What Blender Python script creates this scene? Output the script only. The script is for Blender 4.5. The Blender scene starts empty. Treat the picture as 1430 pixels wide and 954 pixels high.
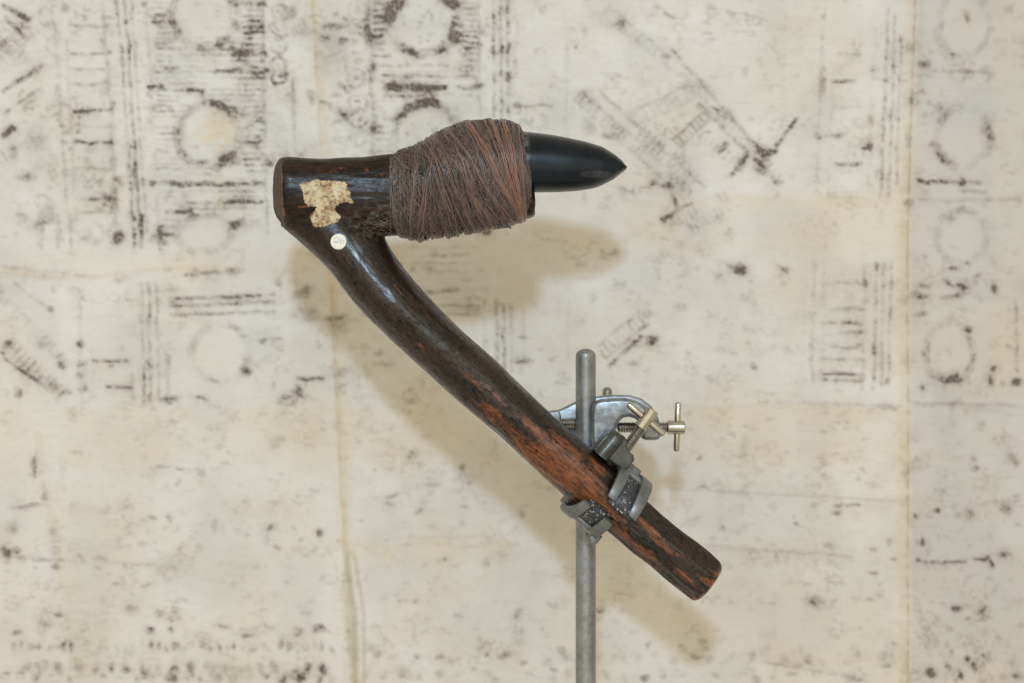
import bpy, bmesh, math, random
import numpy as np
from mathutils import Vector
from mathutils.bvhtree import BVHTree

random.seed(7)
rng = np.random.default_rng(11)
scene = bpy.context.scene
C = scene.collection

# ------------------------------------------------------------------ camera, world, lamps, exposure
CAM_D = 1.45                       # camera to adze (m)
PX = 0.00043                       # metres per photograph pixel at the adze
CLOTH_Y = 0.15                     # the cloth hangs this far behind the adze
cam_d = bpy.data.cameras.new('camera')
cam = bpy.data.objects.new('camera', cam_d); C.objects.link(cam)
cam.location = (0, -CAM_D, 0); cam.rotation_euler = (math.radians(90), 0, 0)
cam_d.sensor_width = 36.0
cam_d.lens = 36.0 * CAM_D / (1430 * PX)
cam_d.clip_start = 0.05; cam_d.clip_end = 20
cam_d.dof.use_dof = True
cam_d.dof.focus_distance = CAM_D - 0.012
cam_d.dof.aperture_fstop = 4.8
scene.camera = cam

world = bpy.data.worlds.new('World'); scene.world = world
world.use_nodes = True
bg = world.node_tree.nodes['Background']
bg.inputs[0].default_value = (1.0, 0.87, 0.67, 1)       # warm light of the room all round
bg.inputs[1].default_value = 0.63


def lamp(name, size, size_y, power, color, loc, target):
    l = bpy.data.lights.new(name, 'AREA'); l.shape = 'RECTANGLE'
    l.size = size; l.size_y = size_y; l.energy = power; l.color = color
    o = bpy.data.objects.new(name, l); C.objects.link(o)
    o.location = loc
    o.rotation_euler = (Vector(target) - Vector(loc)).to_track_quat('-Z', 'Y').to_euler()
    return o


flash = lamp('flash_lamp', 0.20, 0.18, 4.6, (0.55, 0.79, 1.0), (-0.09, -3.2, 1.10), (-0.16, 0.15, 0.11))
flash.data.spread = math.radians(60)
lamp('room_fill', 4.4, 3.0, 30, (1.0, 0.88, 0.69), (0.0, -3.0, 0.5), (0, 0.1, 0))  # unseen broad warm fill, added behind the camera for soft frontal light

scene.view_settings.view_transform = 'Standard'
scene.view_settings.look = 'None'
scene.view_settings.exposure = 0.0
scene.view_settings.gamma = 1.0
scene.render.engine = 'CYCLES'


# ------------------------------------------------------------------ helpers
def sc(y):
    return PX * (CAM_D + y) / CAM_D


def P(px, py, y=0.0):
    """a point of the place that the photograph shows at (px, py), y metres behind the adze's axis"""
    s = sc(y)
    return Vector(((px - 715.0) * s, y, (477.0 - py) * s))


def link(o, parent=None):
    C.objects.link(o)
    if parent is not None:
        o.parent = parent
        o.matrix_parent_inverse = parent.matrix_world.inverted()
    return o


def tag(o, label, cat, group=None, kind=None):
    o['label'] = label; o['category'] = cat
    if group: o['group'] = group
    if kind: o['kind'] = kind
    return o


def empty(name, loc, label, cat):
    o = bpy.data.objects.new(name, None); C.objects.link(o)
    o.location = loc; o.empty_display_size = 0.02
    tag(o, label, cat)
    bpy.context.view_layer.update()
    return o


def mesh_obj(name, verts, faces, mat, parent=None, smooth=True):
    me = bpy.data.meshes.new(name)
    me.from_pydata([tuple(v) for v in verts], [], faces)
    me.update()
    if smooth:
        me.polygons.foreach_set('use_smooth', np.ones(len(me.polygons), bool))
    if mat: me.materials.append(mat)
    o = bpy.data.objects.new(name, me)
    return link(o, parent)


def bm_obj(name, bm, mat, parent=None, smooth=True, sharp=40):
    bmesh.ops.recalc_face_normals(bm, faces=bm.faces)
    me = bpy.data.meshes.new(name); bm.to_mesh(me); bm.free()
    if smooth:
        me.polygons.foreach_set('use_smooth', np.ones(len(me.polygons), bool))
        me.set_sharp_from_angle(angle=math.radians(sharp))
    if mat: me.materials.append(mat)
    return link(bpy.data.objects.new(name, me), parent)


def loft(rings, cap0=True, cap1=True):
    n = len(rings[0]); verts = []; faces = []
    for r in rings: verts += [tuple(v) for v in r]
    for i in range(len(rings) - 1):
        for k in range(n):
            a = i * n + k; b = i * n + (k + 1) % n
            faces.append((a, b, b + n, a + n))
    if cap0: faces.append(tuple(range(n - 1, -1, -1)))
    if cap1: faces.append(tuple(range((len(rings) - 1) * n, len(rings) * n)))
    return verts, faces


def lathe(name, profile, p0, axis, mat, parent=None, n=28, sharp=40):
    """profile: (distance along axis, radius) pairs"""
    axis = Vector(axis).normalized()
    u = axis.orthogonal().normalized(); v = axis.cross(u)
    rings = []
    for d, r in profile:
        c = Vector(p0) + axis * d
        rings.append([c + (u * math.cos(t) + v * math.sin(t)) * r for t in
                      [2 * math.pi * k / n for k in range(n)]])
    vs, fs = loft(rings)
    bm = bmesh.new()
    bv = [bm.verts.new(x) for x in vs]
    for f in fs: bm.faces.new([bv[i] for i in f])
    return bm_obj(name, bm, mat, parent, True, sharp)


def smoothstep(a, b, x):
    t = np.clip((x - a) / (b - a), 0, 1)
    return t * t * (3 - 2 * t)


def vnoise(h, w, cy, cx, seed):
    """smooth value noise, cell size cy x cx samples"""
    r = np.random.default_rng(seed)
    gh, gw = int(h / cy) + 3, int(w / cx) + 3
    g = r.random((gh, gw))
    y = np.arange(h) / cy; x = np.arange(w) / cx
    y0 = y.astype(int); x0 = x.astype(int)
    fy = (y - y0); fx = (x - x0)
    fy = (fy * fy * (3 - 2 * fy))[:, None]; fx = (fx * fx * (3 - 2 * fx))[None, :]
    a = g[np.ix_(y0, x0)]; b = g[np.ix_(y0, x0 + 1)]
    c = g[np.ix_(y0 + 1, x0)]; d = g[np.ix_(y0 + 1, x0 + 1)]
    return (a * (1 - fx) + b * fx) * (1 - fy) + (c * (1 - fx) + d * fx) * fy


class NT:
    """small wrapper for node materials"""
    def __init__(self, name):
        self.m = bpy.data.materials.new(name); self.m.use_nodes = True
        self.t = self.m.node_tree; self.n = self.t.nodes; self.l = self.t.links
        self.b = self.n['Principled BSDF']

    def set(self, **k):
        for a, v in k.items():
            self.b.inputs[a.replace('_', ' ')].default_value = v
        return self

    def node(self, typ, **k):
        n = self.n.new(typ)
        for a, v in k.items(): setattr(n, a, v)
        return n

    def inp(self, node, i, v):
        s = node.inputs[i]
        if isinstance(v, bpy.types.NodeSocket): self.l.new(v, s)
        else: s.default_value = v

    def coord(self, scale=(1, 1, 1), src=None, rot=(0, 0, 0)):
        if src is None:
            src = self.node('ShaderNodeTexCoord').outputs['Object']
        mp = self.node('ShaderNodeMapping'); self.l.new(src, mp.inputs[0])
        mp.inputs['Scale'].default_value = scale
        mp.inputs['Rotation'].default_value = rot
        return mp.outputs[0]

    def noise(self, vec, scale, detail=4, rough=0.55, dist=0.0):
        n = self.node('ShaderNodeTexNoise'); self.l.new(vec, n.inputs['Vector'])
        n.inputs['Scale'].default_value = scale; n.inputs['Detail'].default_value = detail
        n.inputs['Roughness'].default_value = rough; n.inputs['Distortion'].default_value = dist
        return n.outputs['Fac']

    def math(self, op, a, b=0.0, clamp=False):
        n = self.node('ShaderNodeMath', operation=op, use_clamp=clamp)
        self.inp(n, 0, a); self.inp(n, 1, b)
        return n.outputs[0]

    def ramp(self, v, a, b, lo=0.0, hi=1.0, smooth=True):
        n = self.node('ShaderNodeMapRange', interpolation_type='SMOOTHSTEP' if smooth else 'LINEAR')
        self.inp(n, 0, v); self.inp(n, 1, a); self.inp(n, 2, b); self.inp(n, 3, lo); self.inp(n, 4, hi)
        return n.outputs[0]

    def mix(self, f, a, b, mode='MIX'):
        n = self.node('ShaderNodeMix', data_type='RGBA', blend_type=mode)
        self.inp(n, 0, f)
        for i, v in ((6, a), (7, b)):
            self.inp(n, i, v if isinstance(v, bpy.types.NodeSocket) else (*v, 1))
        return n.outputs[2]

    def attr(self, name):
        n = self.node('ShaderNodeAttribute'); n.attribute_name = name
        return n

    def bump(self, h, strength, dist):
        n = self.node('ShaderNodeBump'); self.l.new(h, n.inputs['Height'])
        n.inputs['Strength'].default_value = strength; n.inputs['Distance'].default_value = dist
        self.l.new(n.outputs[0], self.b.inputs['Normal'])

    def to(self, sock, name):
        self.l.new(sock, self.b.inputs[name])


def float_attr(me, name, arr):
    a = me.attributes.new(name, 'FLOAT', 'POINT')
    a.data.foreach_set('value', np.ascontiguousarray(arr, np.float32))


# ------------------------------------------------------------------ bark cloth
STEP = 2.0                                   # print resolution, photograph pixels
W, H = int(1430 / STEP) + 1, int(954 / STEP) + 1
XX = (np.arange(W) * STEP)[None, :].repeat(H, 0)
YY = (np.arange(H) * STEP)[:, None].repeat(W, 1)
ink = np.zeros((H, W)); stain_shade = np.zeros((H, W)); relief = np.zeros((H, W)); pale = np.zeros((H, W))
n_fine = vnoise(H, W, 1.6, 2.2, 1); n_mid = vnoise(H, W, 4, 5, 2); n_big = vnoise(H, W, 16, 18, 3)
n_wide = vnoise(H, W, 60, 70, 4)
warpx = (vnoise(H, W, 9, 9, 21) - .5) * 7 + (vnoise(H, W, 3, 3, 24) - .5) * 3
warpy = (vnoise(H, W, 9, 9, 22) - .5) * 7 + (vnoise(H, W, 3, 3, 25) - .5) * 3
worn = np.clip(0.52 + 0.9 * (n_mid - .28) + 0.8 * (n_fine - .5) + 0.7 * (n_big - .45), 0, 1.25)


def box(x0, x1, y0, y1, m=14):
    i0 = max(0, int((y0 - m) / STEP)); i1 = min(H, int((y1 + m) / STEP) + 2)
    j0 = max(0, int((x0 - m) / STEP)); j1 = min(W, int((x1 + m) / STEP) + 2)
    return slice(i0, max(i0, i1)), slice(j0, max(j0, j1))


def put(s, v, wear=True):
    ink[s] = np.maximum(ink[s], v * (worn[s] if wear else 1.0))


def seg(x0, y0, x1, y1, w, a, wear=True, soft=2.2):
    s = box(min(x0, x1), max(x0, x1), min(y0, y1), max(y0, y1))
    x = XX[s] + warpx[s] * .35; y = YY[s] + warpy[s] * .35
    dx, dy = x1 - x0, y1 - y0; L2 = dx * dx + dy * dy + 1e-6
    t = np.clip(((x - x0) * dx + (y - y0) * dy) / L2, 0, 1)
    d = np.hypot(x - x0 - t * dx, y - y0 - t * dy)
    put(s, 1.4 * a * (1 - smoothstep(w / 2, w / 2 + soft, d)), wear)


def blot(cx, cy, rx, ry, a, ang=0.0):
    r = max(rx, ry) * 1.6
    s = box(cx - r, cx + r, cy - r, cy + r)
    x = XX[s] + warpx[s] * 1.2 - cx; y = YY[s] + warpy[s] * 1.2 - cy
    ca, sa = math.cos(math.radians(ang)), math.sin(math.radians(ang))
    u = (x * ca + y * sa) / rx; v = (-x * sa + y * ca) / ry
    d = np.hypot(u, v) + (n_fine[s] - .5) * .5 + (n_mid[s] - .5) * .8
    ink[s] = np.maximum(ink[s], .9 * a * (1 - smoothstep(.25, 1.25, d)) * np.clip(.85 + 1.1 * (n_fine[s] - .35), .4, 1.25))


def beads(x0, y0, x1, y1, a, w=5, step=9, dark=()):
    L = math.hypot(x1 - x0, y1 - y0); n = max(1, int(L / step))
    for i in range(n):
        t = (i + random.random() * .7) / n
        x, y = x0 + (x1 - x0) * t, y0 + (y1 - y0) * t
        if random.random() < .75:
            blot(x + random.uniform(-1.5, 1.5), y, w * random.uniform(.5, 1.0), w * random.uniform(.6, 1.4), a * random.uniform(.25, 1))
    seg(x0, y0, x1, y1, 2, a * .55)
    for d in dark: blot(*d)


def dotted(x0, y0, x1, y1, a, w=2.2):
    seg(x0, y0, x1, y1, w, a * .55)
    n = int(math.hypot(x1 - x0, y1 - y0) / 5)
    for i in range(n):
        t = i / max(1, n)
        if random.random() < .6:
            x, y = x0 + (x1 - x0) * t, y0 + (y1 - y0) * t
            seg(x, y, x + (x1 - x0) / n * .5, y + (y1 - y0) / n * .5, w, a * random.uniform(.4, 1.1))


def ring(cx, cy, rx, ry, w, a, arcs=(), base=.35):
    s = box(cx - rx, cx + rx, cy - ry, cy + ry, 20)
    x = XX[s] + warpx[s] - cx; y = YY[s] + warpy[s] - cy
    th = np.degrees(np.arctan2(-y, x)) % 360
    m = np.full(th.shape, base)
    for (a0, span, st) in arcs:
        dd = np.abs((th - a0 + 180) % 360 - 180)
        m = np.maximum(m, st * (1 - smoothstep(span * .5, span, dd)))
    d = np.abs(np.hypot(x / rx, y / ry) - 1) * min(rx, ry)
    clear = np.hypot(x / rx, y / ry) < 1
    ink[s] = np.where(clear, ink[s] * .25, ink[s])
    put(s, 1.35 * a * m * (1 - smoothstep(w * .35, w * .8, d)))


def hatch(x0, x1, y0, y1, gap, a, w=1.8):
    y = y0
    while y < y1:
        xa = x0 + random.uniform(0, 12); xb = x1 - random.uniform(0, 12)
        x = xa
        while x < xb:
            l = random.uniform(10, 60)
            if random.random() < .7: seg(x, y + random.uniform(-1, 1), min(xb, x + l), y + random.uniform(-1, 1), w, a * random.uniform(.3, 1))
            x += l + random.uniform(2, 10)
        y += gap * random.uniform(.85, 1.15)


def ladder(x0, y0, x1, y1, wd, gap, a, rail=True):
    L = math.hypot(x1 - x0, y1 - y0); ux, uy = (x1 - x0) / L, (y1 - y0) / L; nx, ny = -uy, ux
    if rail:
        seg(x0, y0, x1, y1, 2.5, a * .8)
        seg(x0 + nx * wd, y0 + ny * wd, x1 + nx * wd, y1 + ny * wd, 2.5, a * .7)
    d = 0
    while d < L:
        k = a * random.uniform(.35, 1)
        x, y = x0 + ux * d, y0 + uy * d
        seg(x + nx * wd * .2, y + ny * wd * .2, x + nx * wd * .85, y + ny * wd * .85, 2.6, k)
        d += gap


# faint all-over texture of beaten bark
ink += 0.04 * smoothstep(.45, .95, vnoise(H, W, 2, 9, 31)) + .035 * smoothstep(.5, 1, vnoise(H, W, 1.2, 4, 33))
ink += (0.16 * smoothstep(.5, .9, n_big) + .05) * smoothstep(.35, .75, n_fine) * smoothstep(.3, .7, n_mid) * (1 + .9 * (XX < 720) * (YY < 330))
# -- upper left block
for a in [(5, 8, 40, 28, 6, .55), (8, 26, 34, 52, 5, .4), (4, 128, 62, 88, 4, .55), (4, 160, 55, 122, 3, .35), (5, 190, 18, 179, 6, .85)]: seg(*a)
ladder(0, 62, 60, 12, 20, 9, .28); ladder(35, 70, 60, 95, 14, 8, .4, False)
blot(18, 215, 9, 12, .5); blot(40, 248, 20, 8, .4); blot(50, 195, 24, 30, .22); blot(62, 228, 20, 22, .2)
blot(66, 306, 22, 8, .45, -25); blot(30, 303, 9, 5, .5); blot(72, 295, 10, 16, .3)
beads(72, 0, 98, 322, .42, 6, 11)
beads(92, 60, 108, 322, .28, 4, 10)
beads(145, 0, 163, 322, .42, 5, 10, dark=((146, 54, 5, 6, .75), (154, 148, 4, 14, .7), (157, 200, 5, 8, .85), (161, 248, 6, 5, .8), (160, 292, 9, 6, .6), (94, 14, 8, 6, .5)))
for y, a in ((35, .3), (76, .4), (96, .3), (118, .3), (155, .6), (176, .2), (198, .65), (235, .3), (278, .4), (296, .3)):
    seg(96 + y * .04, y, 150 + y * .04, y + random.uniform(-2, 2), 2.6, a)
dotted(162, 0, 171, 80, .85); dotted(171, 80, 187, 325, .5)
dotted(173, 0, 181, 84, .85); dotted(181, 84, 196, 325, .75)
dotted(184, 0, 205, 325, .4)
blot(170, 72, 3, 9, .9); blot(180, 66, 3, 14, .85); blot(190, 62, 3, 7, .6); blot(180, 203, 3, 6, .8); blot(190, 245, 3, 16, .7); blot(193, 312, 3, 12, .8)
beads(205, 0, 221, 325, .32, 4, 9, dark=((204, 4, 7, 6, .85),))
hatch(212, 366, 4, 322, 8, .42)
for y in range(6, 240, 8): seg(342 + random.uniform(-8, 8), y, 367, y + random.uniform(-1, 1), 2.6, random.uniform(.25, .6))
ring(285, 18, 44, 50, 11, .62, ((10, 60, .8), (180, 60, .75), (280, 45, .7)), .3)
ring(291, 190, 43, 44, 9, .7, ((75, 50, 1.1), (140, 50, .6), (215, 50, .55), (300, 40, .8)), .35)
blot(320, 223, 15, 9, 1.0, -22); blot(284, 229, 13, 5, .75); blot(324, 152, 14, 5, .6, 25)
seg(212, 256, 330, 257, 5, .95); seg(330, 257, 372, 254, 3, .6); blot(262, 257, 30, 4, .85); blot(318, 257, 14, 4.5, .8)
seg(232, 296, 268, 296, 3.5, .85); seg(300, 100, 340, 96, 4, .6); blot(240, 94, 12, 4, .7); seg(208, 122, 226, 120, 3.5, .7); seg(262, 127, 286, 127, 4, .85)
seg(320, 282, 366, 282, 3.5, .65); blot(330, 312, 12, 8, .75); ring(286, 325, 38, 26, 8, .55, ((100, 60, .8),))
seg(330, 76, 368, 74, 5, .75)
beads(367, 0, 374, 325, .6, 5, 9, dark=((366, 6, 7, 8, .8), (370, 78, 6, 6, .8), (372, 100, 6, 7, .9), (369, 172, 5, 5, .7), (373, 226, 8, 6, .9)))
for y, a in ((15, .45), (42, .4), (65, .35), (90, .5), (109, .8), (140, .15), (168, .12), (200, .15), (216, .25)):
    ring(389, y, 11, 10, 5, a, (), .8); blot(389, y, 6, 5, a * .9)
blot(405, 22, 10, 14, .6, 30); blot(420, 44, 17, 16, .33); blot(434, 140, 8, 10, .45); blot(398, 105, 6, 9, .8)
beads(408, 95, 412, 214, .5, 5, 12)
# -- strip beside the first seam
blot(462, 62, 26, 60, .16)
for b in [(470, 20, 8, 7, .7), (468, 38, 16, 8, .75), (453, 53, 10, 7, .6), (478, 57, 8, 5, .85), (482, 27, 5, 6, .6), (481, 120, 14, 6, .7, 45), (460, 148, 16, 4, .6, 8),
          (476, 154, 14, 8, .6, 30), (486, 165, 6, 10, .6), (470, 170, 14, 4, .35, -35), (482, 92, 4, 22, .3), (465, 75, 22, 3, .35, -25), (472, 132, 12, 5, .4)]: blot(*b)
for y, a in ((14, .3), (38, .6), (60, .5), (85, .35), (107, .6), (145, .55), (165, .6), (190, .3)):
    ring(499, y, 13, 12, 4, a * .8, (), .6); blot(499 + random.uniform(-3, 3), y - 1, 8, 5, a)
beads(515, 0, 521, 215, .55, 6, 9, dark=((514, 44, 7, 16, .95), (519, 97, 8, 7, .8), (522, 108, 7, 7, .75), (520, 178, 7, 7, 1.0), (519, 130, 5, 5, .7), (510, 26, 5, 4, .7)))
for y in range(6, 80, 9): seg(522, y, random.uniform(532, 545), y, 3, random.uniform(.3, .7))
for y in range(140, 215, 9): seg(524, y, random.uniform(536, 556), y, 2.5, random.uniform(.2, .4))
hatch(530, 668, 92, 140, 9, .4)
for y in range(4, 100, 8): seg(random.uniform(636, 655), y, 668, y, 2.4, random.uniform(.15, .45))
ring(592, 30, 47, 45, 12, .6, ((160, 40, 1.2), (42, 28, 1.25), (-18, 26, 1.1), (270, 60, .75)), .25)
blot(560, 9, 6, 14, .9, 20); blot(632, 48, 4, 8, .75); blot(634, 26, 6, 5, .7); blot(622, 4, 9, 6, .8)
for _ in range(26): blot(592 + random.uniform(-33, 33), 30 + random.uniform(-28, 30), 3, 3, random.uniform(.2, .65))
ring(596, 190, 46, 46, 11, .7, ((85, 32, 1.2), (140, 40, .8), (40, 30, .4)), .3)
for _ in range(14): blot(592 + random.uniform(-30, 30), 180 + random.uniform(-15, 25), 3, 3, random.uniform(.2, .5))
seg(535, 106, 660, 107, 3, .45); seg(545, 121, 622, 122, 5, .95); blot(598, 121, 24, 4, 1.0); blot(665, 122, 11, 6, .95); seg(640, 122, 668, 122, 4, .7); seg(548, 134, 575, 134, 3, .5)
beads(668, 0, 670, 165, .4, 5, 10, dark=((669, 8, 5, 6, .8), (671, 44, 5, 6, .6), (669, 64, 5, 5, .7)))
for x, a in ((689, .6), (699, .65), (709, .55)):
    dotted(x, 0, x + 1, 165, a); blot(x + 1, 64 + random.uniform(-4, 6), 2.5, 11, .85)
beads(722, 22, 722, 100, .3, 4, 10); blot(726, 147, 8, 5, .55); seg(718, 147, 770, 149, 2.2, .35)
beads(790, 20, 792, 190, .22, 5, 12)
# -- upper right: diagonal ladders
ladder(850, 10, 1000, 130, 14, 10, .22); ladder(790, 30, 905, 0, 20, 12, .12)
ladder(812, 128, 968, 268, 16, 8, .32); seg(838, 128, 985, 262, 3, .28); ladder(905, 175, 985, 245, 30, 9, .42, False); ladder(880, 158, 960, 120, 20, 10, .2)
for b in [(866, 28, 9, 7, .5), (932, 78, 7, 6, .5), (805, 68, 5, 4, .55), (830, 143, 9, 6, .7, 30), (852, 192, 11, 6, .85, 25), (820, 178, 9, 16, .35), (911, 258, 10, 7, 1.0, 10), (925, 262, 10, 4, .7),
          (940, 248, 12, 5, .5, 35), (955, 262, 14, 5, .5, 40), (815, 275, 6, 12, .3), (850, 278, 6, 5, .4), (868, 272, 12, 6, .25), (1000, 153, 8, 4, 1.0, 30), (1012, 162, 12, 4, .7, 25), (976, 150, 7, 5, .6, 40), (1046, 168, 8, 4, .4)]: blot(*b)
seg(975, 145, 1086, 254, 4, .45); seg(940, 70, 1055, 205, 4, .34); ladder(948, 92, 1100, 250, 12, 9, .24, False); seg(1044, 196, 1070, 216, 5, .9); seg(1070, 216, 1083, 212, 5, .75); seg(1083, 205, 1112, 166, 4, .75)
ladder(940, 195, 990, 150, 14, 8, .45); ladder(985, 182, 1046, 232, 16, 9, .4, False); seg(1020, 245, 1042, 220, 4, .7); seg(1006, 210, 1015, 202, 5, .7); blot(992, 182, 6, 4, .75, -30)
blot(1062, 240, 10, 5, .6, 40); blot(1082, 254, 7, 4, .7, 40); ladder(945, 300, 1010, 262, 18, 8, .32, False); ladder(960, 312, 1000, 285, 20, 8, .4, False)
seg(935, 258, 945, 290, 5, .6); seg(925, 305, 965, 285, 3.5, .55); seg(915, 10, 940, 25, 3, .3); seg(990, 10, 1060, 25, 3, .2); blot(1065, 28, 9, 4, .3)
beads(1150, 20, 1140, 255, .35, 4, 12, dark=((1147, 118, 4, 14, .65), (1141, 192, 6, 7, .8), (1150, 95, 3, 7, .5)))
beads(1163, 90, 1157, 255, .2, 3, 12)
for y, a, x0, x1 in ((114, .55, 1160, 1192), (190, .4, 1152, 1180), (229, .5, 1166, 1204), (150, .15, 1165, 1205), (76, .2, 1170, 1200)): seg(x0, y, x1, y, 3, a)
beads(1222, 40, 1213, 262, .25, 4, 12, dark=((1220, 97, 6, 6, .55), (1215, 168, 5, 8, .5), (1215, 204, 5, 9, .95), (1205, 208, 8, 3, .7), (1197, 75, 5, 4, .45)))
dotted(1240, 10, 1230, 275, .55); dotted(1250, 20, 1241, 275, .45); dotted(1258, 50, 1253, 262, .4); blot(1239, 62, 3, 9, .75); blot(1231, 215, 2.5, 8, .65); blot(1241, 240, 2.5, 8, .6); blot(1252, 205, 2.5, 7, .6)
# -- right strip
ring(1345, 35, 38, 42, 9, .28, ((330, 50, .7),), .4); ring(1345, 192, 37, 42, 9, .4, ((230, 50, .9), (0, 40, .8), (130, 30, .7)), .4); ring(1345, 330, 36, 36, 9, .35, ((100, 60, 1),), .3)
for b in [(1352, 24, 5, 11, .75), (1289, 90, 9, 8, .7), (1312, 33, 5, 9, .4), (1334, 74, 4, 4, .6), (1312, 151, 7, 6, .5), (1304, 202, 8, 5, .6, 20), (1290, 253, 11, 5, .85), (1343, 256, 8, 6, 1.0, -25),
          (1315, 252, 10, 4, .5), (1366, 255, 8, 4, .6), (1372, 183, 4, 7, .45), (1330, 303, 8, 5, .45), (1350, 24, 3, 14, .4)]: blot(*b)
seg(1284, 253, 1382, 256, 3, .55); seg(1290, 97, 1380, 102, 4, .22); seg(1340, 268, 1376, 268, 3, .4); seg(1285, 280, 1425, 279, 4, .16)
# -- middle band, left
for (x, a) in ((58, .55), (80, .55), (98, .55)): beads(x, 300, x + 2, 346, a, 6, 8)
ring(132, 325, 8, 13, 5, .6); blot(118, 334, 6, 5, .6); ring(162, 326, 11, 14, 5, .55); blot(166, 334, 7, 10, .85)
seg(187, 305, 188, 345, 4, .85); seg(197, 300, 198, 345, 4, .8); blot(222, 335, 10, 9, .75); seg(214, 330, 240, 328, 4, .5); seg(222, 318, 223, 348, 4, .6)
seg(0, 372, 120, 385, 3, .2); seg(260, 384, 335, 378, 4, .4); blot(325, 381, 10, 4, .5, -15); blot(170, 390, 14, 4, .4); blot(60, 386, 8, 4, .4)
seg(20, 395, 75, 437, 3, .3); blot(72, 435, 7, 5, .8, 35); blot(72, 405, 6, 7, .4); blot(15, 456, 6, 8, .55, 50)
ladder(5, 405, 92, 492, 16, 8, .3, False); ladder(18, 470, 98, 545, 26, 9.5, .55, False); seg(5, 500, 70, 545, 3, .5); seg(70, 545, 98, 548, 4, .5)
seg(4, 492, 14, 476, 6, .8); blot(88, 510, 7, 12, .75, -20); blot(88, 546, 9, 4, .85, -50); blot(28, 551, 7, 8, .75); blot(75, 540, 6, 8, .6); blot(55, 480, 12, 6, .3)
beads(111, 420, 115, 550, .35, 5, 10, dark=((111, 482, 6, 7, .7), (115, 510, 7, 7, .7), (114, 528, 6, 6, .65), (115, 545, 6, 5, .55)))
beads(128, 480, 132, 555, .2, 4, 10); seg(130, 504, 178, 503, 3, .5); blot(157, 507, 6, 5, .65); seg(150, 541, 184, 541, 3, .55); beads(184, 520, 186, 556, .5, 6, 8); blot(170, 488, 5, 6, .3)
for x, a in ((198, .5), (208, .65), (219, .4)): dotted(x, 395, x + 3, 562, a)
blot(200, 545, 3, 14, .7); blot(210, 555, 4, 8, .85); blot(206, 510, 2.5, 8, .7)
beads(232, 490, 236, 558, .45, 5, 9); blot(238, 558, 13, 5, .9, -10); blot(233, 505, 6, 10, .55); blot(278, 557, 13, 4, .85, 8); blot(240, 404, 16, 8, .3)
ring(308, 492, 40, 42, 9, .5, ((55, 30, .8), (170, 30, .7), (335, 25, .7)), .22); blot(331, 456, 6, 4, .75); blot(340, 467, 8, 3, .55); blot(347, 520, 5, 5, .95); blot(349, 506, 5, 6, .5); blot(297, 531, 9, 4, .8, 25)
for y in (412, 422, 435): seg(240, y + 5, 382, y, 3, .36)
blot(250, 435, 6, 3, .7); blot(368, 474, 5, 3, .7); seg(350, 474, 390, 473, 2, .3)
blot(388, 394, 6, 8, .5); blot(384, 535, 4, 8, .5); ring(402, 553, 10, 9, 5, .6); blot(401, 553, 6, 5, .7); blot(415, 545, 6, 14, .8, -25); seg(415, 529, 452, 528, 4, .6)
blot(425, 410, 16, 10, .6, -30); blot(432, 440, 24, 12, .48); blot(470, 446, 14, 8, .8); blot(475, 455, 20, 14, .3); blot(530, 492, 9, 5, .75, -15); blot(537, 505, 18, 4, .4)
blot(476, 520, 22, 7, .4, -20); blot(478, 540, 20, 6, .4, -20); blot(482, 549, 6, 4, .75); blot(495, 530, 10, 20, .2); blot(512, 520, 8, 8, .25)
# -- middle band, behind and right of the handle
hatch(560, 680, 345, 450, 12, .3); blot(678, 325, 9, 9, .7); blot(600, 377, 10, 6, .5); blot(575, 402, 14, 4, .35); seg(596, 408, 640, 405, 4, .5); blot(662, 432, 10, 8, .5); blot(676, 425, 4, 8, .55); blot(574, 378, 6, 5, .4)
for x, a in ((693, .65), (703, .55), (713, .35)): dotted(x, 425, x + 2, 520, a)
blot(694, 425, 3, 7, .6); blot(702, 470, 3, 9, .7); blot(693, 480, 3, 6, .6)
beads(676, 445, 678, 500, .4, 5, 8); beads(730, 430, 732, 510, .3, 4, 10); blot(732, 470, 11, 4, .65); blot(752, 488, 8, 3, .4); blot(772, 503, 6, 4, .4); seg(722, 505, 745, 505, 3, .4)
beads(795, 420, 792, 515, .25, 4, 10); ladder(846, 500, 905, 452, -20, 9, .5); seg(850, 512, 895, 470, 4, .5); blot(900, 456, 9, 6, .85, -40); blot(911, 476, 12, 8, .95, -15); blot(886, 506, 14, 7, .75, -20); blot(905, 440, 8, 5, .4)
for b in [(1031, 375, 13, 9, .85, 25), (1004, 385, 7, 4, .6, -20), (1046, 395, 4, 4, .5), (1096, 377, 6, 6, .6, 40), (1020, 370, 10, 4, .6), (1054, 512, 6, 6, .85), (1075, 488, 20, 6, .2), (1055, 490, 16, 12, .16), (1025, 492, 6, 3, .45), (1102, 492, 8, 8, .25), (950, 430, 12, 5, .35, -15), (955, 375, 8, 20, .15)]: blot(*b)
seg(1085, 370, 1096, 380, 3, .5); beads(1137, 368, 1134, 535, .45, 5, 9); beads(1151, 368, 1149, 540, .3, 4, 10); beads(1122, 410, 1120, 540, .2, 4, 11)
for y, a in ((395, .25), (433, .3), (450, .55), (466, .4), (486, .3), (502, .3), (522, .5), (530, .4)): seg(1150, y, 1205, y + random.uniform(-3, 3), 3, a)
beads(1208, 370, 1204, 545, .35, 5, 9, dark=((1208, 392, 5, 12, .85), (1198, 394, 9, 3, .7), (1203, 532, 5, 8, .7)))
dotted(1224, 368, 1219, 542, .6); dotted(1234, 368, 1230, 540, .5); dotted(1246, 368, 1240, 540, .5); blot(1222, 423, 3, 6, .75); blot(1237, 535, 4, 6, .65); blot(1236, 376, 3, 4, .5)
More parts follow.
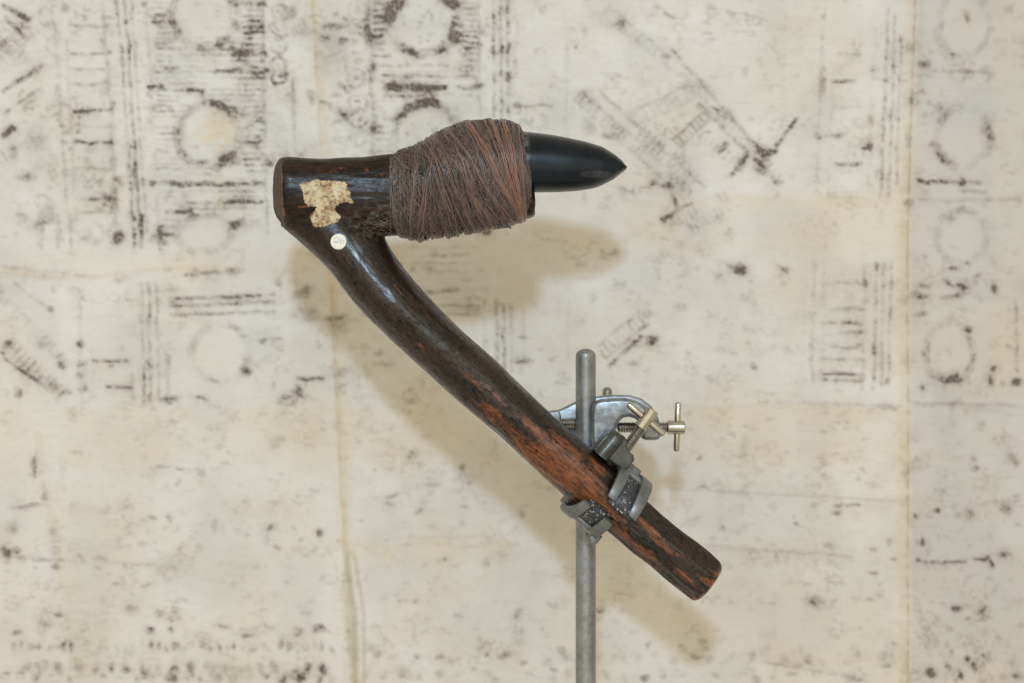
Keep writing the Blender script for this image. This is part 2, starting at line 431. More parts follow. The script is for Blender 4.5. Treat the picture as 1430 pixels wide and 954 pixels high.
for b in [(1290, 397, 14, 5, .9), (1330, 396, 22, 5, .8), (1350, 402, 8, 4, .6), (1285, 415, 14, 6, .6), (1330, 414, 24, 4, .5), (1334, 378, 11, 3.5, .8), (1354, 367, 6, 4, .6), (1286, 440, 12, 4, .45), (1354, 457, 6, 6, .75), (1365, 387, 8, 4, .6),
          (1384, 513, 6, 6, 1.0), (1381, 530, 5, 10, .9), (1422, 534, 10, 6, .85), (1402, 533, 8, 4, .5), (1314, 522, 14, 5, .55), (1343, 515, 12, 8, .4), (1290, 362, 6, 6, .4), (1290, 540, 6, 8, .5), (1390, 400, 5, 8, .6), (1415, 640, 11, 9, .6), (1360, 652, 6, 9, .6)]: blot(*b)
ring(1325, 490, 34, 40, 9, .6, ((270, 40, .8), (330, 35, .8), (180, 40, .6), (30, 25, .5)), .25)
beads(1420, 420, 1422, 520, .5, 5, 9); seg(1270, 563, 1428, 566, 3.5, .2); seg(1060, 560, 1255, 566, 3, .2); blot(1240, 572, 12, 4, .45)  # long level strokes darken a crease, its shade put into the ink
# -- lower part: scattered small marks and dark crease lines
L1 = [(250, 651, 8, 4, 1.0), (222, 650, 16, 3, .55), (48, 652, 4, 18, .75), (50, 660, 14, 3, .4), (8, 775, 9, 12, 1.0), (22, 772, 8, 10, .85), (78, 787, 8, 5, .7), (76, 740, 7, 6, .6), (379, 738, 9, 7, .95, -25), (375, 752, 5, 12, .4), (445, 745, 5, 10, 1.0, -15), (388, 766, 6, 4, .7),
      (345, 748, 6, 5, .5), (212, 720, 7, 4, .55), (240, 725, 4, 8, .6), (300, 735, 4, 12, .4), (423, 756, 6, 6, .5), (315, 647, 7, 3, .5), (247, 673, 3, 8, .4), (140, 778, 16, 3, .5, 10), (112, 778, 14, 3, .45, 35), (134, 790, 8, 3, .45, 30), (235, 793, 24, 4, .35), (240, 780, 30, 10, .2),
      (208, 877, 7, 5, .95), (238, 882, 7, 7, .85, -20), (305, 874, 16, 5, .75, 15), (346, 885, 10, 5, .65, -10), (375, 874, 12, 4, .5, 20), (415, 880, 9, 5, .6, -30), (448, 878, 14, 5, .75, 12), (430, 853, 14, 6, .4), (182, 852, 14, 5, .4), (222, 856, 5, 7, .5, -20), (245, 853, 7, 5, .5),
      (83, 860, 12, 4, .7, 8), (62, 872, 14, 4, .55), (20, 882, 8, 4, .7), (42, 836, 9, 3, .5, -20), (165, 818, 9, 3, .5), (202, 817, 8, 3, .5), (255, 838, 6, 3, .6), (85, 903, 6, 7, 1.0), (97, 902, 4, 8, .85), (155, 932, 6, 8, .9), (177, 933, 9, 7, .95), (55, 935, 6, 10, .55), (82, 935, 8, 9, .65), (105, 932, 8, 6, .6), (8, 938, 7, 4, .7), (30, 938, 8, 4, .7), (66, 926, 6, 4, .6),
      (200, 932, 5, 10, .4), (242, 945, 5, 7, .75), (300, 938, 8, 10, .25), (325, 938, 8, 10, .3), (347, 936, 10, 6, .3), (397, 948, 5, 6, .9), (420, 946, 8, 5, .9), (445, 948, 6, 5, .95), (25, 708, 14, 3, .5), (45, 706, 20, 4, .6), (62, 692, 5, 8, .5), (18, 738, 8, 10, .4),
      (577, 638, 14, 4, .55, -35), (550, 692, 10, 4, .7, -20), (548, 705, 10, 3, .5), (585, 711, 5, 5, .6), (605, 675, 16, 3, .35), (643, 655, 5, 4, .85), (652, 672, 10, 4, .5), (650, 707, 8, 5, .45), (726, 717, 4, 8, .65, -30), (622, 779, 7, 4, .6), (682, 788, 6, 4, .4), (505, 725, 4, 4, .5), (720, 858, 9, 5, .7, -20), (838, 852, 6, 5, .75), (728, 880, 3, 6, .6), (758, 880, 4, 5, .5),
      (585, 916, 6, 5, .7), (612, 920, 9, 5, .6, -40), (682, 916, 6, 6, .8), (708, 913, 7, 7, .65), (785, 908, 7, 9, .45), (665, 895, 3, 6, .3), (770, 936, 8, 4, .8, 25), (900, 944, 7, 6, .85), (882, 880, 5, 6, .4), (640, 860, 9, 4, .35), (565, 940, 14, 12, .22), (445, 880, 8, 4, .7), (484, 880, 4, 5, .7), (905, 900, 5, 6, .6),
      (1008, 736, 7, 6, .7, -30), (998, 753, 8, 5, .6), (985, 680, 12, 3, .65, 10), (1035, 712, 3, 8, .3), (1113, 732, 6, 6, .75, -30), (1167, 714, 9, 4, .75, -15), (1158, 763, 8, 5, .65, 20), (1216, 766, 8, 5, .7), (1239, 758, 5, 6, .65), (1247, 780, 6, 4, .75), (1083, 773, 3, 6, .6), (1217, 800, 8, 4, .7), (1138, 839, 10, 5, .95, 20), (1166, 840, 10, 4, .6, -20), (1217, 834, 8, 3, .5), (1238, 932, 7, 5, .95), (1248, 902, 5, 5, .6), (1190, 944, 16, 4, .6, 10),
      (1137, 703, 8, 4, .4), (1200, 667, 6, 3, .6), (976, 638, 4, 4, .6), (1038, 620, 12, 12, .25), (1150, 579, 9, 3, .4), (1150, 602, 8, 3, .35), (1035, 636, 10, 5, .4), (985, 905, 7, 6, .6), (975, 920, 12, 4, .6), (955, 905, 5, 10, .3), (980, 893, 8, 4, .4), (1103, 920, 4, 5, .45), (1115, 932, 7, 6, .4),
      (1281, 722, 6, 6, 1.0), (1309, 711, 6, 5, .7, -30), (1289, 757, 5, 9, 1.0, 15), (1282, 783, 5, 5, .85), (1280, 757, 4, 4, .6), (1300, 775, 5, 7, .4), (1350, 718, 7, 8, .5), (1336, 720, 7, 5, .35), (1408, 712, 10, 11, .5), (1372, 781, 12, 5, 1.0, 8), (1400, 777, 14, 4, .7), (1383, 785, 4, 7, .9), (1340, 848, 11, 6, .9, -20), (1370, 853, 11, 5, .75, -15), (1351, 865, 8, 4, .75, -10), (1425, 838, 4, 4, .6),
      (1300, 937, 7, 7, .9), (1321, 931, 4, 6, .7), (1339, 941, 5, 7, .95), (1352, 921, 5, 5, .7), (1361, 931, 5, 7, .75), (1372, 916, 5, 5, 1.0), (1331, 948, 4, 4, .6), (1421, 945, 10, 5, .5), (1295, 878, 7, 8, .3), (1326, 878, 6, 9, .35), (1393, 890, 6, 6, .4), (1420, 692, 10, 4, .5), (1358, 640, 5, 5, .4), (1384, 750, 5, 8, .25)]
for b in L1: blot(*b)
for x in range(18, 470, 12):
    if not 110 < x < 135: blot(x + random.uniform(-2, 2), 903 + random.uniform(-5, 4), 4, 7, random.uniform(.3, .8))
for x in range(40, 470, 23): blot(x + random.uniform(-3, 3), 935 + random.uniform(-5, 5), 7, 9, random.uniform(.3, .75)); blot(x + 11, 946 + random.uniform(-4, 4), 6, 5, random.uniform(.3, .8))
for x in range(500, 1260, 26): blot(x + random.uniform(-6, 6), 918 + random.uniform(-8, 8), 7, 7, random.uniform(.15, .55)); blot(x + 9, 942 + random.uniform(-6, 6), 7, 5, random.uniform(.1, .5))
for x in range(1280, 1430, 17): blot(x, 925 + random.uniform(-25, 22), 6, 7, random.uniform(.15, .6)); blot(x + 8, 890 + random.uniform(-14, 14), 6, 8, random.uniform(.1, .4))
for x0, y0, x1, y1, a in ((930, 682, 1260, 700, .16), (985, 762, 1190, 778, .18), (940, 768, 1120, 770, .14), (1290, 786, 1350, 785, .4), (0, 778, 230, 790, .18), (1060, 924, 1200, 948, .25), (470, 755, 690, 748, .12), (1165, 708, 1200, 704, .4)): seg(x0, y0, x1, y1, 2.5, a)  # long faint strokes are creases, their shading drawn into the ink
for _ in range(620):
    x, y = random.uniform(0, 1430), random.uniform(565, 954)
    blot(x, y, random.uniform(3, 11), random.uniform(1.5, 4.5), random.uniform(.06, .32), random.uniform(-25, 15))
for _ in range(420):
    x, y = random.uniform(0, 1430), random.uniform(0, 565)
    blot(x, y, random.uniform(2, 8), random.uniform(2, 5), random.uniform(.05, .3), random.uniform(-30, 30))


def seam1(y): return 439 + 30 * (y / 500) if y < 500 else 469 + 24 * ((y - 500) / 454)
def seam2(y): return 1278 - 10 * min(1, y / 320)


def soften(v, a, b): return 1 - smoothstep(a, b, np.abs(v))


s1 = 439 + np.where(YY < 500, 30 * YY / 500, 30 + 24 * (YY - 500) / 454)
s2 = 1278 - 10 * np.clip(YY / 320, 0, 1)
wob = (vnoise(H, W, 14, 14, 41) - .5) * 8
stain_shade += .65 * soften(XX - s1 + wob * .3, 2, 9) * (.4 + n_mid) + .25 * soften(XX - s1 - 6 + wob, 4, 16)
stain_shade += .65 * soften(XX - s2 + 4 + wob * .3, 5, 14) * (.5 + .7 * n_mid)
ink = np.maximum(ink, .38 * soften(XX - s2 + 1, .5, 3.0) * (n_mid > .42) * n_mid * 1.3)
ink = np.maximum(ink, .26 * soften(XX - s1, .5, 2.5) * (YY > 330) * n_mid * 1.3)
for b in [(1272, 140, 4, 9, .8), (1270, 195, 4, 14, .6), (1270, 285, 5, 9, .7), (1268, 660, 4, 6, .45), (1266, 815, 4, 6, .5)]: blot(*b)
ycr = 378 + 6 * np.sin(XX / 60) + wob * .6  # fold lines tinted tan, standing in for shading their relief barely gets
stain_shade += .38 * soften(YY - ycr, 1, 6) * (XX < 340) * (.3 + n_mid)
stain_shade += .30 * soften(YY - (282 - .012 * (XX - 900)) + wob, 3, 16) * (XX > 940) * (XX < 1272) * (.3 + n_mid)
stain_shade += .28 * soften(YY - 352 + wob, 4, 26) * (XX > 400) * (XX < 560)
xcr = 52 + 62 * np.clip((YY - 600) / 354, 0, 1)
stain_shade += .5 * soften(XX - xcr + wob * .4, 1, 8) * (YY > 600) * (.2 + n_mid); stain_shade += .2 * soften(XX - xcr - 14, 4, 18) * (YY > 760)
stain_shade += .4 * soften(XX - 966 + wob * .3, 1, 4) * (YY > 545) * (YY < 830) * n_mid
stain_shade += .28 * soften(YY - 756 + wob, 2, 9) * (XX > 470) * (XX < 700) * (.3 + n_mid)
stain_shade += .35 * soften(XX - 538 + wob * .3, 1, 5) * (YY > 640) * n_mid
stain_shade += 1.15 * soften(np.hypot((XX - 308) / 34, (YY - 182) / 34) + (n_mid - .5) * .7, .2, 1.15)
stain_shade += .55 * soften(np.hypot((XX - 306 - (YY - 240) * .05) / 9, (YY - 275) / 50) + (n_mid - .5) * .7, .2, 1.1)
stain_shade += .35 * soften(np.hypot((XX - 345) / 22, (YY - 215) / 7), .2, 1.1) + .4 * soften(np.hypot((XX - 1016) / 5, (YY - 410) / 26), .2, 1.1)
stain_shade += .5 * soften(np.hypot((XX - 1352) / 9, (YY - 35) / 28), .1, 1.1) + .3 * soften(np.hypot((XX - 1306) / 12, (YY - 195) / 14), .1, 1.1)
stain_shade += .25 * smoothstep(1378, 1388, XX + wob) * (YY < 560)
for x0, x1, y0, y1, a in ((0, 560, 346, 398, .34), (735, 1272, 266, 362, .34), (0, 1280, 562, 660, .26), (450, 760, 330, 470, .25), (470, 720, 752, 800, .25), (960, 1268, 560, 600, .2)):
    stain_shade += a * smoothstep(0, 14, XX - x0 + wob * 2) * smoothstep(0, 14, x1 - XX + wob * 2) * smoothstep(0, 12, YY - y0 + wob * 1.5) * smoothstep(0, 22, y1 - YY + wob * 2) * (.45 + .9 * n_big)
ink *= 1 + .08 * (XX < 725) * (YY < 335) + .2 * (XX > 1272)
# warmer below the middle, the cool flash's fall-off put into the colour; greyer right strip; bluish paste beside the seam
stain_shade += .22 * smoothstep(250, 760, YY + (n_wide - .5) * 260) + .18 * smoothstep(.5, .9, n_wide) + .16 * smoothstep(.55, .95, n_big)
pale += .75 * smoothstep(0, 5, XX - s2 - 3) + .5 * soften(np.hypot((XX - 462) / 24, (YY - 75) / 60), .3, 1.2)
pale += .35 * smoothstep(.5, .8, vnoise(H, W, 40, 30, 52))
# relief in metres, towards the viewer
relief += .0010 * soften(XX - s1, 1, 8) + .0012 * soften(XX - s2, 1, 7) + .0007 * soften(YY - ycr, 1, 6) * (XX < 340) + .0009 * soften(XX - xcr, 1, 8) * (YY > 600)
xf = 488 + 14 * np.clip((YY - 770) / 90, 0, 1)
fold = soften(XX - xf, 2, 11) * smoothstep(760, 785, YY)
relief -= .0040 * fold; relief += .0022 * soften(XX - xf + 14, 2, 12) * smoothstep(740, 790, YY)
relief += .0007 * soften(YY - 564 + wob * .4, 1, 6) * (XX > 930) + .0006 * soften(YY - 757 + wob, 1, 6) * (XX > 470) * (XX < 720)
relief += .0022 * (vnoise(H, W, 55, 45, 61) - .5) + .0016 * (vnoise(H, W, 14, 22, 62) - .5) + .00035 * (vnoise(H, W, 4, 7, 63) - .5)

def blur(A, r):
    for ax in (0, 1):
        c = np.cumsum(np.concatenate([np.repeat(np.take(A, [0], ax), r + 1, ax), A, np.repeat(np.take(A, [-1], ax), r, ax)], ax), ax)
        n = A.shape[ax]
        A = (np.take(c, range(2 * r + 1, 2 * r + 1 + n), ax) - np.take(c, range(n), ax)) / (2 * r + 1)
    return A


# old print rubbed and smeared into the surface round the marks
sm_ = blur(blur(ink, 3), 3)
ink = ink + sm_ * (.35 + .9 * smoothstep(.4, .75, vnoise(H, W, 10, 13, 71))) * (.6 + .8 * n_fine)
ink += .22 * smoothstep(.62, .9, vnoise(H, W, 11, 15, 72)) * smoothstep(.35, .7, n_fine) * smoothstep(.35, .65, n_mid)
PADX, PADY = 120, 110
ink, stain_shade, pale, relief = [np.pad(np.clip(a, -1, 1.2), ((PADY, PADY), (PADX, PADX)), mode=k) for a, k in ((ink, 'wrap'), (stain_shade, 'reflect'), (pale, 'reflect'), (relief, 'reflect'))]
HH, WW = ink.shape

m = NT('bark_cloth')
co = m.coord()
a_ink, a_st, a_pl = [m.attr(k).outputs['Fac'] for k in ('ink', 'stain_shade', 'pale')]
fib = m.noise(m.coord((60, 60, 420)), 1.0, 5, .65)
fib2 = m.noise(m.coord((700, 700, 500)), 1.0, 3, .6)
cl = m.mix(m.ramp(m.noise(co, 14, 5, .6), .32, .68), (.645, .63, .58), (.725, .725, .70))
cl = m.mix(m.math('MULTIPLY', m.ramp(fib, .45, .75), .30), cl, (.60, .55, .46))
cl = m.mix(m.math('MULTIPLY', a_pl, .9, True), cl, (.54, .54, .525))
cl = m.mix(m.math('MULTIPLY', a_st, .62, True), cl, (.655, .565, .415))
iv = m.math('MULTIPLY', a_ink, m.ramp(fib2, .25, .7, .55, 1.15))
cl = m.mix(m.ramp(iv, .03, .80, 0, .80, False), cl, (.235, .205, .172))
cl = m.mix(m.ramp(iv, .62, 1.2, 0, .80), cl, (.062, .044, .032))
m.to(cl, 'Base Color')
m.set(Roughness=.92); m.b.inputs['Specular IOR Level'].default_value = .12
m.bump(m.math('ADD', fib, fib2), .35, .0006)
CLOTH = m.m

s_c = sc(CLOTH_Y)
cloth = empty('bark_cloth', (0, CLOTH_Y, (477 - 954 - PADY * STEP) * s_c), 'cream bark cloth hanging behind the adze, printed with worn brown rings, ladders and dotted lines', 'bark cloth')
gx = (np.arange(WW) - PADX) * STEP; gy = (np.arange(HH) - PADY) * STEP
cutA = np.array([seam1(min(954, max(0, y))) for y in gy]); cutB = np.array([seam2(min(954, max(0, y))) for y in gy])


def panel(i0fun, lo, hi, off):
    """one glued sheet of bark: columns between two slanting seams, overlapping its neighbour by a few millimetres"""
    n = int(max(hi - lo) / STEP) + 1
    t = np.linspace(0, 1, n)[None, :]
    px = lo[:, None] * (1 - t) + hi[:, None] * t
    py = gy[:, None].repeat(n, 1)
    fx = np.clip((px - gx[0]) / STEP, 0, WW - 1.001); i0 = fx.astype(int); f = fx - i0
    rows = np.arange(HH)[:, None]
    smp = lambda A: A[rows, i0] * (1 - f) + A[rows, i0 + 1] * f
    X = (px - 715) * s_c; Z = (477 - py) * s_c; Y = CLOTH_Y - smp(relief) - off
    co = np.stack([X, Y, Z], -1).reshape(-1, 3)
    idx = np.arange(HH * n).reshape(HH, n)
    q = np.stack([idx[:-1, :-1], idx[1:, :-1], idx[1:, 1:], idx[:-1, 1:]], -1).reshape(-1, 4)
    me = bpy.data.meshes.new('cloth_panel')
    me.vertices.add(len(co)); me.vertices.foreach_set('co', co.astype(np.float32).ravel())
    me.loops.add(q.size); me.loops.foreach_set('vertex_index', q.astype(np.int32).ravel())
    me.polygons.add(len(q)); me.polygons.foreach_set('loop_start', (np.arange(len(q)) * 4).astype(np.int32))
    me.polygons.foreach_set('use_smooth', np.ones(len(q), bool))
    me.update(calc_edges=True)
    for k, A in (('ink', ink), ('stain_shade', stain_shade), ('pale', pale)): float_attr(me, k, smp(A).ravel())
    me.materials.append(CLOTH)
    o = bpy.data.objects.new('cloth_panel', me); link(o, cloth)
    sm = o.modifiers.new('thickness', 'SOLIDIFY'); sm.thickness = .0006; sm.offset = -1 if off >= 0 else -1
    return o


one = np.ones(HH)
panel(None, gx[0] * one, cutA + 9, 0.0)
panel(None, cutA - 2, cutB - 1, .0009)
panel(None, cutB - 14, gx[-1] * one, -.0004)

# ------------------------------------------------------------------ adze: wooden haft
adze = empty('adze', P(880, 840, 0), 'stone-bladed adze with dark wooden crook haft, fibre lashing and small round paper tag', 'adze')

Lp = np.array([(392, 315), (406, 327), (420, 337.7), (432.6, 350), (462, 379.6), (485, 411), (508, 438), (537.4, 465.6), (573, 500), (587.7, 512.9), (615, 538), (643, 563), (670.7, 588), (701, 611), (721, 631), (756, 664), (789, 695), (822, 722), (850.7, 743.8), (878, 769), (910.6, 792), (938, 817.5), (963.7, 837)])
Rp = np.array([(523, 306), (534, 322), (541.6, 339.8), (554, 360.8), (573, 386), (600, 417), (621, 438), (642, 459), (667, 481), (693, 502.8), (716, 526.7), (741, 550.6), (766, 573), (786.5, 593), (811.7, 613.5), (837, 633.7), (855.7, 651), (880, 676), (903.7, 698.8), (924.5, 717), (947.5, 737), (970.6, 753), (989, 767), (1005, 783)])


def resample(p, n):
    d = np.r_[0, np.cumsum(np.hypot(*np.diff(p, axis=0).T))]
    t = np.linspace(0, d[-1], n)
    return np.stack([np.interp(t, d, p[:, k]) for k in (0, 1)], 1)


NS = 70
la, ra = resample(Lp, NS), resample(Rp, NS)
for _ in range(3):
    la[1:-1] = (la[:-2] + 2 * la[1:-1] + la[2:]) / 4; ra[1:-1] = (ra[:-2] + 2 * ra[1:-1] + ra[2:]) / 4
mid = (la + ra) / 2; half = np.hypot(*(ra - la).T) / 2
NR = 40
th = np.linspace(0, 2 * np.pi, NR, endpoint=False)
rings = []
# extra stations inside the head
pre = [((412, 262), (500, 235), 30), ((398, 292), (512, 275), 38)]
st = [(np.array(a), np.array(b), d) for a, b, d in pre]
for i in range(NS):
    depth = 41 if i < 12 else None
    dz = half[i] * .98 if i > 14 else (41 * (1 - i / 14) + half[14] * .98 * i / 14)
    st.append((la[i], ra[i], dz))
for i, (l, r, dz) in enumerate(st):
    c = (l + r) / 2; v = (r - l) / 2
    k = smoothstep(NS - 30, NS - 4, i)               # flat facets whittled towards the end of the handle
    ring_ = []
    for t in th:
        fa = (t + .35) % (2 * np.pi / 7) - np.pi / 7
        g = (1 - k) + k * (math.cos(np.pi / 7) / math.cos(fa)) * 1.03
        ring_.append(P(*(c + v * math.cos(t) * g), y=0) + Vector((0, math.sin(t) * dz * PX * g, 0)))
    rings.append(ring_)
# chamfered, bluntly cut end
ax_end = np.array([.80, .60])
for add, f in ((5, .93), (9, .80), (11, .62)):
    l, r, dz = st[-1]; c = (l + r) / 2 + ax_end * add * 1.0; v = (r - l) / 2
    rings.append([P(*(c + v * math.cos(t) * f + np.array([-1, 2]) * .6), y=0) + Vector((0, math.sin(t) * dz * PX * f, 0)) for t in th])
v1, f1 = loft(rings)
# head: (x, top, bottom, depth)
hs = [(385.5, 229, 300, 38), (388, 223.5, 306, 43), (392, 220.5, 311, 45), (401, 219.6, 315, 45.5), (423, 221, 316, 44), (458, 221, 318, 43), (509, 218.8, 324, 43), (540, 215, 330, 43), (559, 214, 330, 43),
      (585, 225, 328, 43), (620, 245, 322, 43), (660, 260, 312, 42), (738, 265, 305, 40), (744, 267, 303, 37), (747, 270, 299, 33)]
rings2 = []
for k, (x, a, b, d) in enumerate(hs):
    r_ = []
    for t in th:
        cz = (a + b) / 2; hz = (b - a) / 2
        e = .82
        cy_ = math.copysign(abs(math.cos(t)) ** e, math.cos(t)); sy = math.copysign(abs(math.sin(t)) ** e, math.sin(t))
        px = x
        if x < 430:                                    # butt cut slightly askew
            px = x + (-sy) * 9.5 * (430 - x) / 44 + 1.0 * (430 - x) / 44
        r_.append(P(px, cz - hz * cy_, 0) + Vector((0, d * PX * sy, 0)))
    rings2.append(r_)
v2, f2 = loft(rings2)
off = len(v1)
tmp = mesh_obj('haft_src', v1 + v2, f1 + [tuple(i + off for i in f) for f in f2], None)
bm = bmesh.new(); bm.from_mesh(tmp.data); bmesh.ops.recalc_face_normals(bm, faces=bm.faces); bm.to_mesh(tmp.data); bm.free()
rm = tmp.modifiers.new('r', 'REMESH'); rm.mode = 'VOXEL'; rm.voxel_size = .00065
s_ = tmp.modifiers.new('s', 'SMOOTH'); s_.factor = .5; s_.iterations = 4
dg = bpy.context.evaluated_depsgraph_get(); dg.update()
hm = bpy.data.meshes.new_from_object(tmp.evaluated_get(dg)); hm.name = 'haft'
bpy.data.objects.remove(tmp)
nv = len(hm.vertices)
co = np.empty(nv * 3, np.float32); hm.vertices.foreach_get('co', co); co = co.reshape(-1, 3)
nr = np.empty(nv * 3, np.float32); hm.vertices.foreach_get('normal', nr); nr = nr.reshape(-1, 3)
qx = co[:, 0] / PX + 715; qy = 477 - co[:, 2] / PX
# along / across coordinates of the handle
best = np.full(nv, 1e9); along = np.zeros(nv); across = np.zeros(nv)
sl = np.r_[0, np.cumsum(np.hypot(*np.diff(mid, axis=0).T))]
for i in range(NS):
    tg = mid[min(i + 1, NS - 1)] - mid[max(i - 1, 0)]; tg = tg / np.hypot(*tg)
    dx, dy = qx - mid[i, 0], qy - mid[i, 1]
    d = dx * dx + dy * dy
    b = d < best
    best[b] = d[b]; along[b] = sl[i] + (dx * tg[0] + dy * tg[1])[b]; across[b] = (dx * tg[1] - dy * tg[0])[b]   # + is the upper right side
headw = 1 - smoothstep(-15, 35, (qy - 318) + (qx - 470) * -.15)
headw = np.maximum(headw, smoothstep(500, 530, qx) * (1 - smoothstep(318, 345, qy)))


# random bumps of carved, handled wood (few tenths of a millimetre), along the grain
def tnoise(u, v, cu, cv, seed):
    r = np.random.default_rng(seed); g = r.random((256, 256))
    x = u / cu; y = v / cv; x0 = np.floor(x).astype(int); y0 = np.floor(y).astype(int)
    fx = x - x0; fy = y - y0; fx = fx * fx * (3 - 2 * fx); fy = fy * fy * (3 - 2 * fy)
    G = lambda a, b: g[a % 256, b % 256]
    return (G(x0, y0) * (1 - fx) + G(x0 + 1, y0) * fx) * (1 - fy) + (G(x0, y0 + 1) * (1 - fx) + G(x0 + 1, y0 + 1) * fx) * fy


ang = np.arctan2(across, -co[:, 1] / PX)
arc = ang * 38
dis = .9 * (tnoise(along, arc, 60, 26, 5) - .5) + .55 * (tnoise(along, arc, 26, 9, 6) - .5) + .25 * (tnoise(along, arc, 12, 4, 8) - .5)
dish = .9 * (tnoise(qx, arc, 50, 18, 15) - .5) + .5 * (tnoise(qx, qy, 30, 6, 16) - .5)
# puckered bark where the lashing leaves the fork
puck = np.exp(-((qx - 522) / 26) ** 2 - ((qy - 312) / 20) ** 2)
dish += puck * 3.2 * (tnoise(qx + qy * .9, qy - qx * .25, 16, 4, 17) - .5)
dd = (dis * (1 - headw) + dish * headw) * PX * 1.6
co += nr * dd[:, None]
hm.vertices.foreach_set('co', co.ravel()); hm.update()

wear = np.zeros(nv)


def wspot(x, y, L_, w_, a, angd=None):
    """worn place on the front of the wood: centre, length along the grain, width, strength"""
    global wear
    if angd is None:
        i = np.argmin((mid[:, 0] - x) ** 2 + (mid[:, 1] - y) ** 2); tg = mid[min(i + 1, NS - 1)] - mid[max(i - 1, 0)]
        angd = math.degrees(math.atan2(tg[1], tg[0]))
    c_, s0 = math.cos(math.radians(angd)), math.sin(math.radians(angd))
    u = ((qx - x) * c_ + (qy - y) * s0) / L_; v = (-(qx - x) * s0 + (qy - y) * c_) / w_
    wear = np.maximum(wear, a * np.exp(-(u * u + v * v)) * (co[:, 1] < .006))


for a in [(800, 664, 95, 28, 1.1), (750, 640, 80, 24, .85), (760, 655, 60, 13, 1.0), (815, 690, 45, 18, .95), (700, 590, 70, 20, .62), (690, 575, 30, 7, .9), (745, 598, 45, 7, .9), (690, 548, 35, 5, .75), (660, 530, 30, 5, .6), (792, 622, 50, 7, .85), (830, 650, 30, 10, .8),
          (870, 740, 30, 18, .8), (905, 735, 42, 7, 1.0), (925, 760, 30, 6, .9), (898, 768, 36, 10, .85), (950, 800, 45, 7, .6), (996, 816, 16, 8, 1.4), (1002, 800, 6, 14, .8, -60), (975, 832, 16, 5, .8, -25), (985, 812, 20, 6, .7), (915, 790, 30, 6, .55),
          (560, 408, 14, 3.5, .6), (575, 425, 12, 3.5, .6), (553, 400, 8, 3, .7), (545, 430, 8, 2.5, .6), (588, 482, 11, 2.6, .72), (593, 490, 6, 2.6, .65), (617, 472, 6, 3, .6), (640, 495, 8, 3, .6), (600, 520, 10, 2.5, .5), (572, 497, 7, 2.5, .55), (605, 528, 7, 3, .6), (655, 570, 20, 4, .5)]: wspot(*a)
for a in [(470, 240, 38, 9, .42, 3), (540, 246, 22, 5, .62, 5), (515, 240, 8, 4, .7, 0), (505, 265, 25, 8, .35, 10), (428, 291, 11, 2.0, .85, 2), (399, 300, 4, 9, 1.2, 0), (398, 285, 2.4, 24, 1.1, 0), (398, 258, 2.2, 26, .9, 0), (397, 230, 5, 10, .6, 0), (396, 312, 8, 4, .8, 25), (410, 325, 16, 5, .55, 38), (430, 345, 18, 4, .3, 40), (450, 290, 60, 20, .15, 0)]: wspot(*a)
butt = smoothstep(.55, .85, -nr[:, 0]) * (qx < 402)
for k, A in (('wear', wear), ('along', along), ('arc', arc), ('headw', headw), ('butt', butt), ('pucker', puck)): float_attr(hm, k, A)

m = NT('old_wood')
A = {k: m.attr(k).outputs['Fac'] for k in ('wear', 'along', 'arc', 'headw', 'butt', 'pucker')}
cx = m.node('ShaderNodeCombineXYZ'); m.l.new(m.math('MULTIPLY', A['along'], .012), cx.inputs[0]); m.l.new(m.math('MULTIPLY', A['arc'], .075), cx.inputs[1])
cvec = cx.outputs[0]
hvec = m.coord((28, 60, 170))


def both(scale, det=5, rough=.6, dist=0.0):
    a = m.noise(cvec, scale, det, rough, dist); b = m.noise(hvec, scale, det, rough, dist)
    n = m.node('ShaderNodeMix', data_type='FLOAT'); m.inp(n, 0, A['headw']); m.inp(n, 2, a); m.inp(n, 3, b)
    return n.outputs[0]


g1 = both(1.0, 6, .65, .4); g2 = both(5.0, 6, .7, .3)
oc = m.coord()
pt = m.noise(oc, 90, 6, .7)
sp = m.noise(oc, 420, 4, .7)
dark = m.mix(m.ramp(g1, .35, .7), (.0045, .003, .0023), (.024, .0125, .008))
dark = m.mix(m.ramp(m.math('ADD', g2, m.math('MULTIPLY', A['headw'], .03)), .52, .72, 0, .65), dark, (.043, .025, .017))
red = m.mix(m.ramp(g2, .35, .65), (.105, .028, .010), (.27, .082, .021))
red = m.mix(m.ramp(m.math('ADD', m.math('MULTIPLY', pt, .25), m.math('MULTIPLY', both(3.2, 7, .72, .25), .75)), .46, .60, 0, .85), red, (.038, .013, .008))
wn = m.math('ADD', A['wear'], m.math('MULTIPLY', m.math('SUBTRACT', g1, .5), 1.3))
wn = m.math('ADD', wn, m.math('MULTIPLY', m.math('SUBTRACT', pt, .5), 1.1))
wmask = m.math('MULTIPLY', m.ramp(m.math('ADD', wn, m.math('MULTIPLY', m.math('SUBTRACT', sp, .5), .9)), .38, .85), m.ramp(A['wear'], .04, .3))
col = m.mix(wmask, dark, red)
col = m.mix(m.ramp(m.math('ADD', sp, m.math('MULTIPLY', wmask, .02)), .64, .76, 0, .45), col, (.18, .11, .07))
col = m.mix(m.math('MULTIPLY', A['butt'], .85), col, m.mix(m.ramp(sp, .3, .7), (.085, .070, .058), (.15, .125, .105)))
pk = m.noise(m.coord((1, 1, 1), rot=(0, .5, 0)), 260, 4, .7)
col = m.mix(m.math('MULTIPLY', A['pucker'], m.ramp(pk, .45, .65, 0, .8)), col, (.20, .165, .135))
m.to(col, 'Base Color')
ro = m.ramp(m.math('ADD', pt, m.math('MULTIPLY', g2, .5)), .5, 1.0, .30, .50)
ro = m.math('ADD', ro, m.math('MULTIPLY', A['pucker'], .25)); ro = m.math('ADD', ro, m.math('MULTIPLY', A['butt'], .4))
m.to(ro, 'Roughness'); m.b.inputs['Specular IOR Level'].default_value = .12
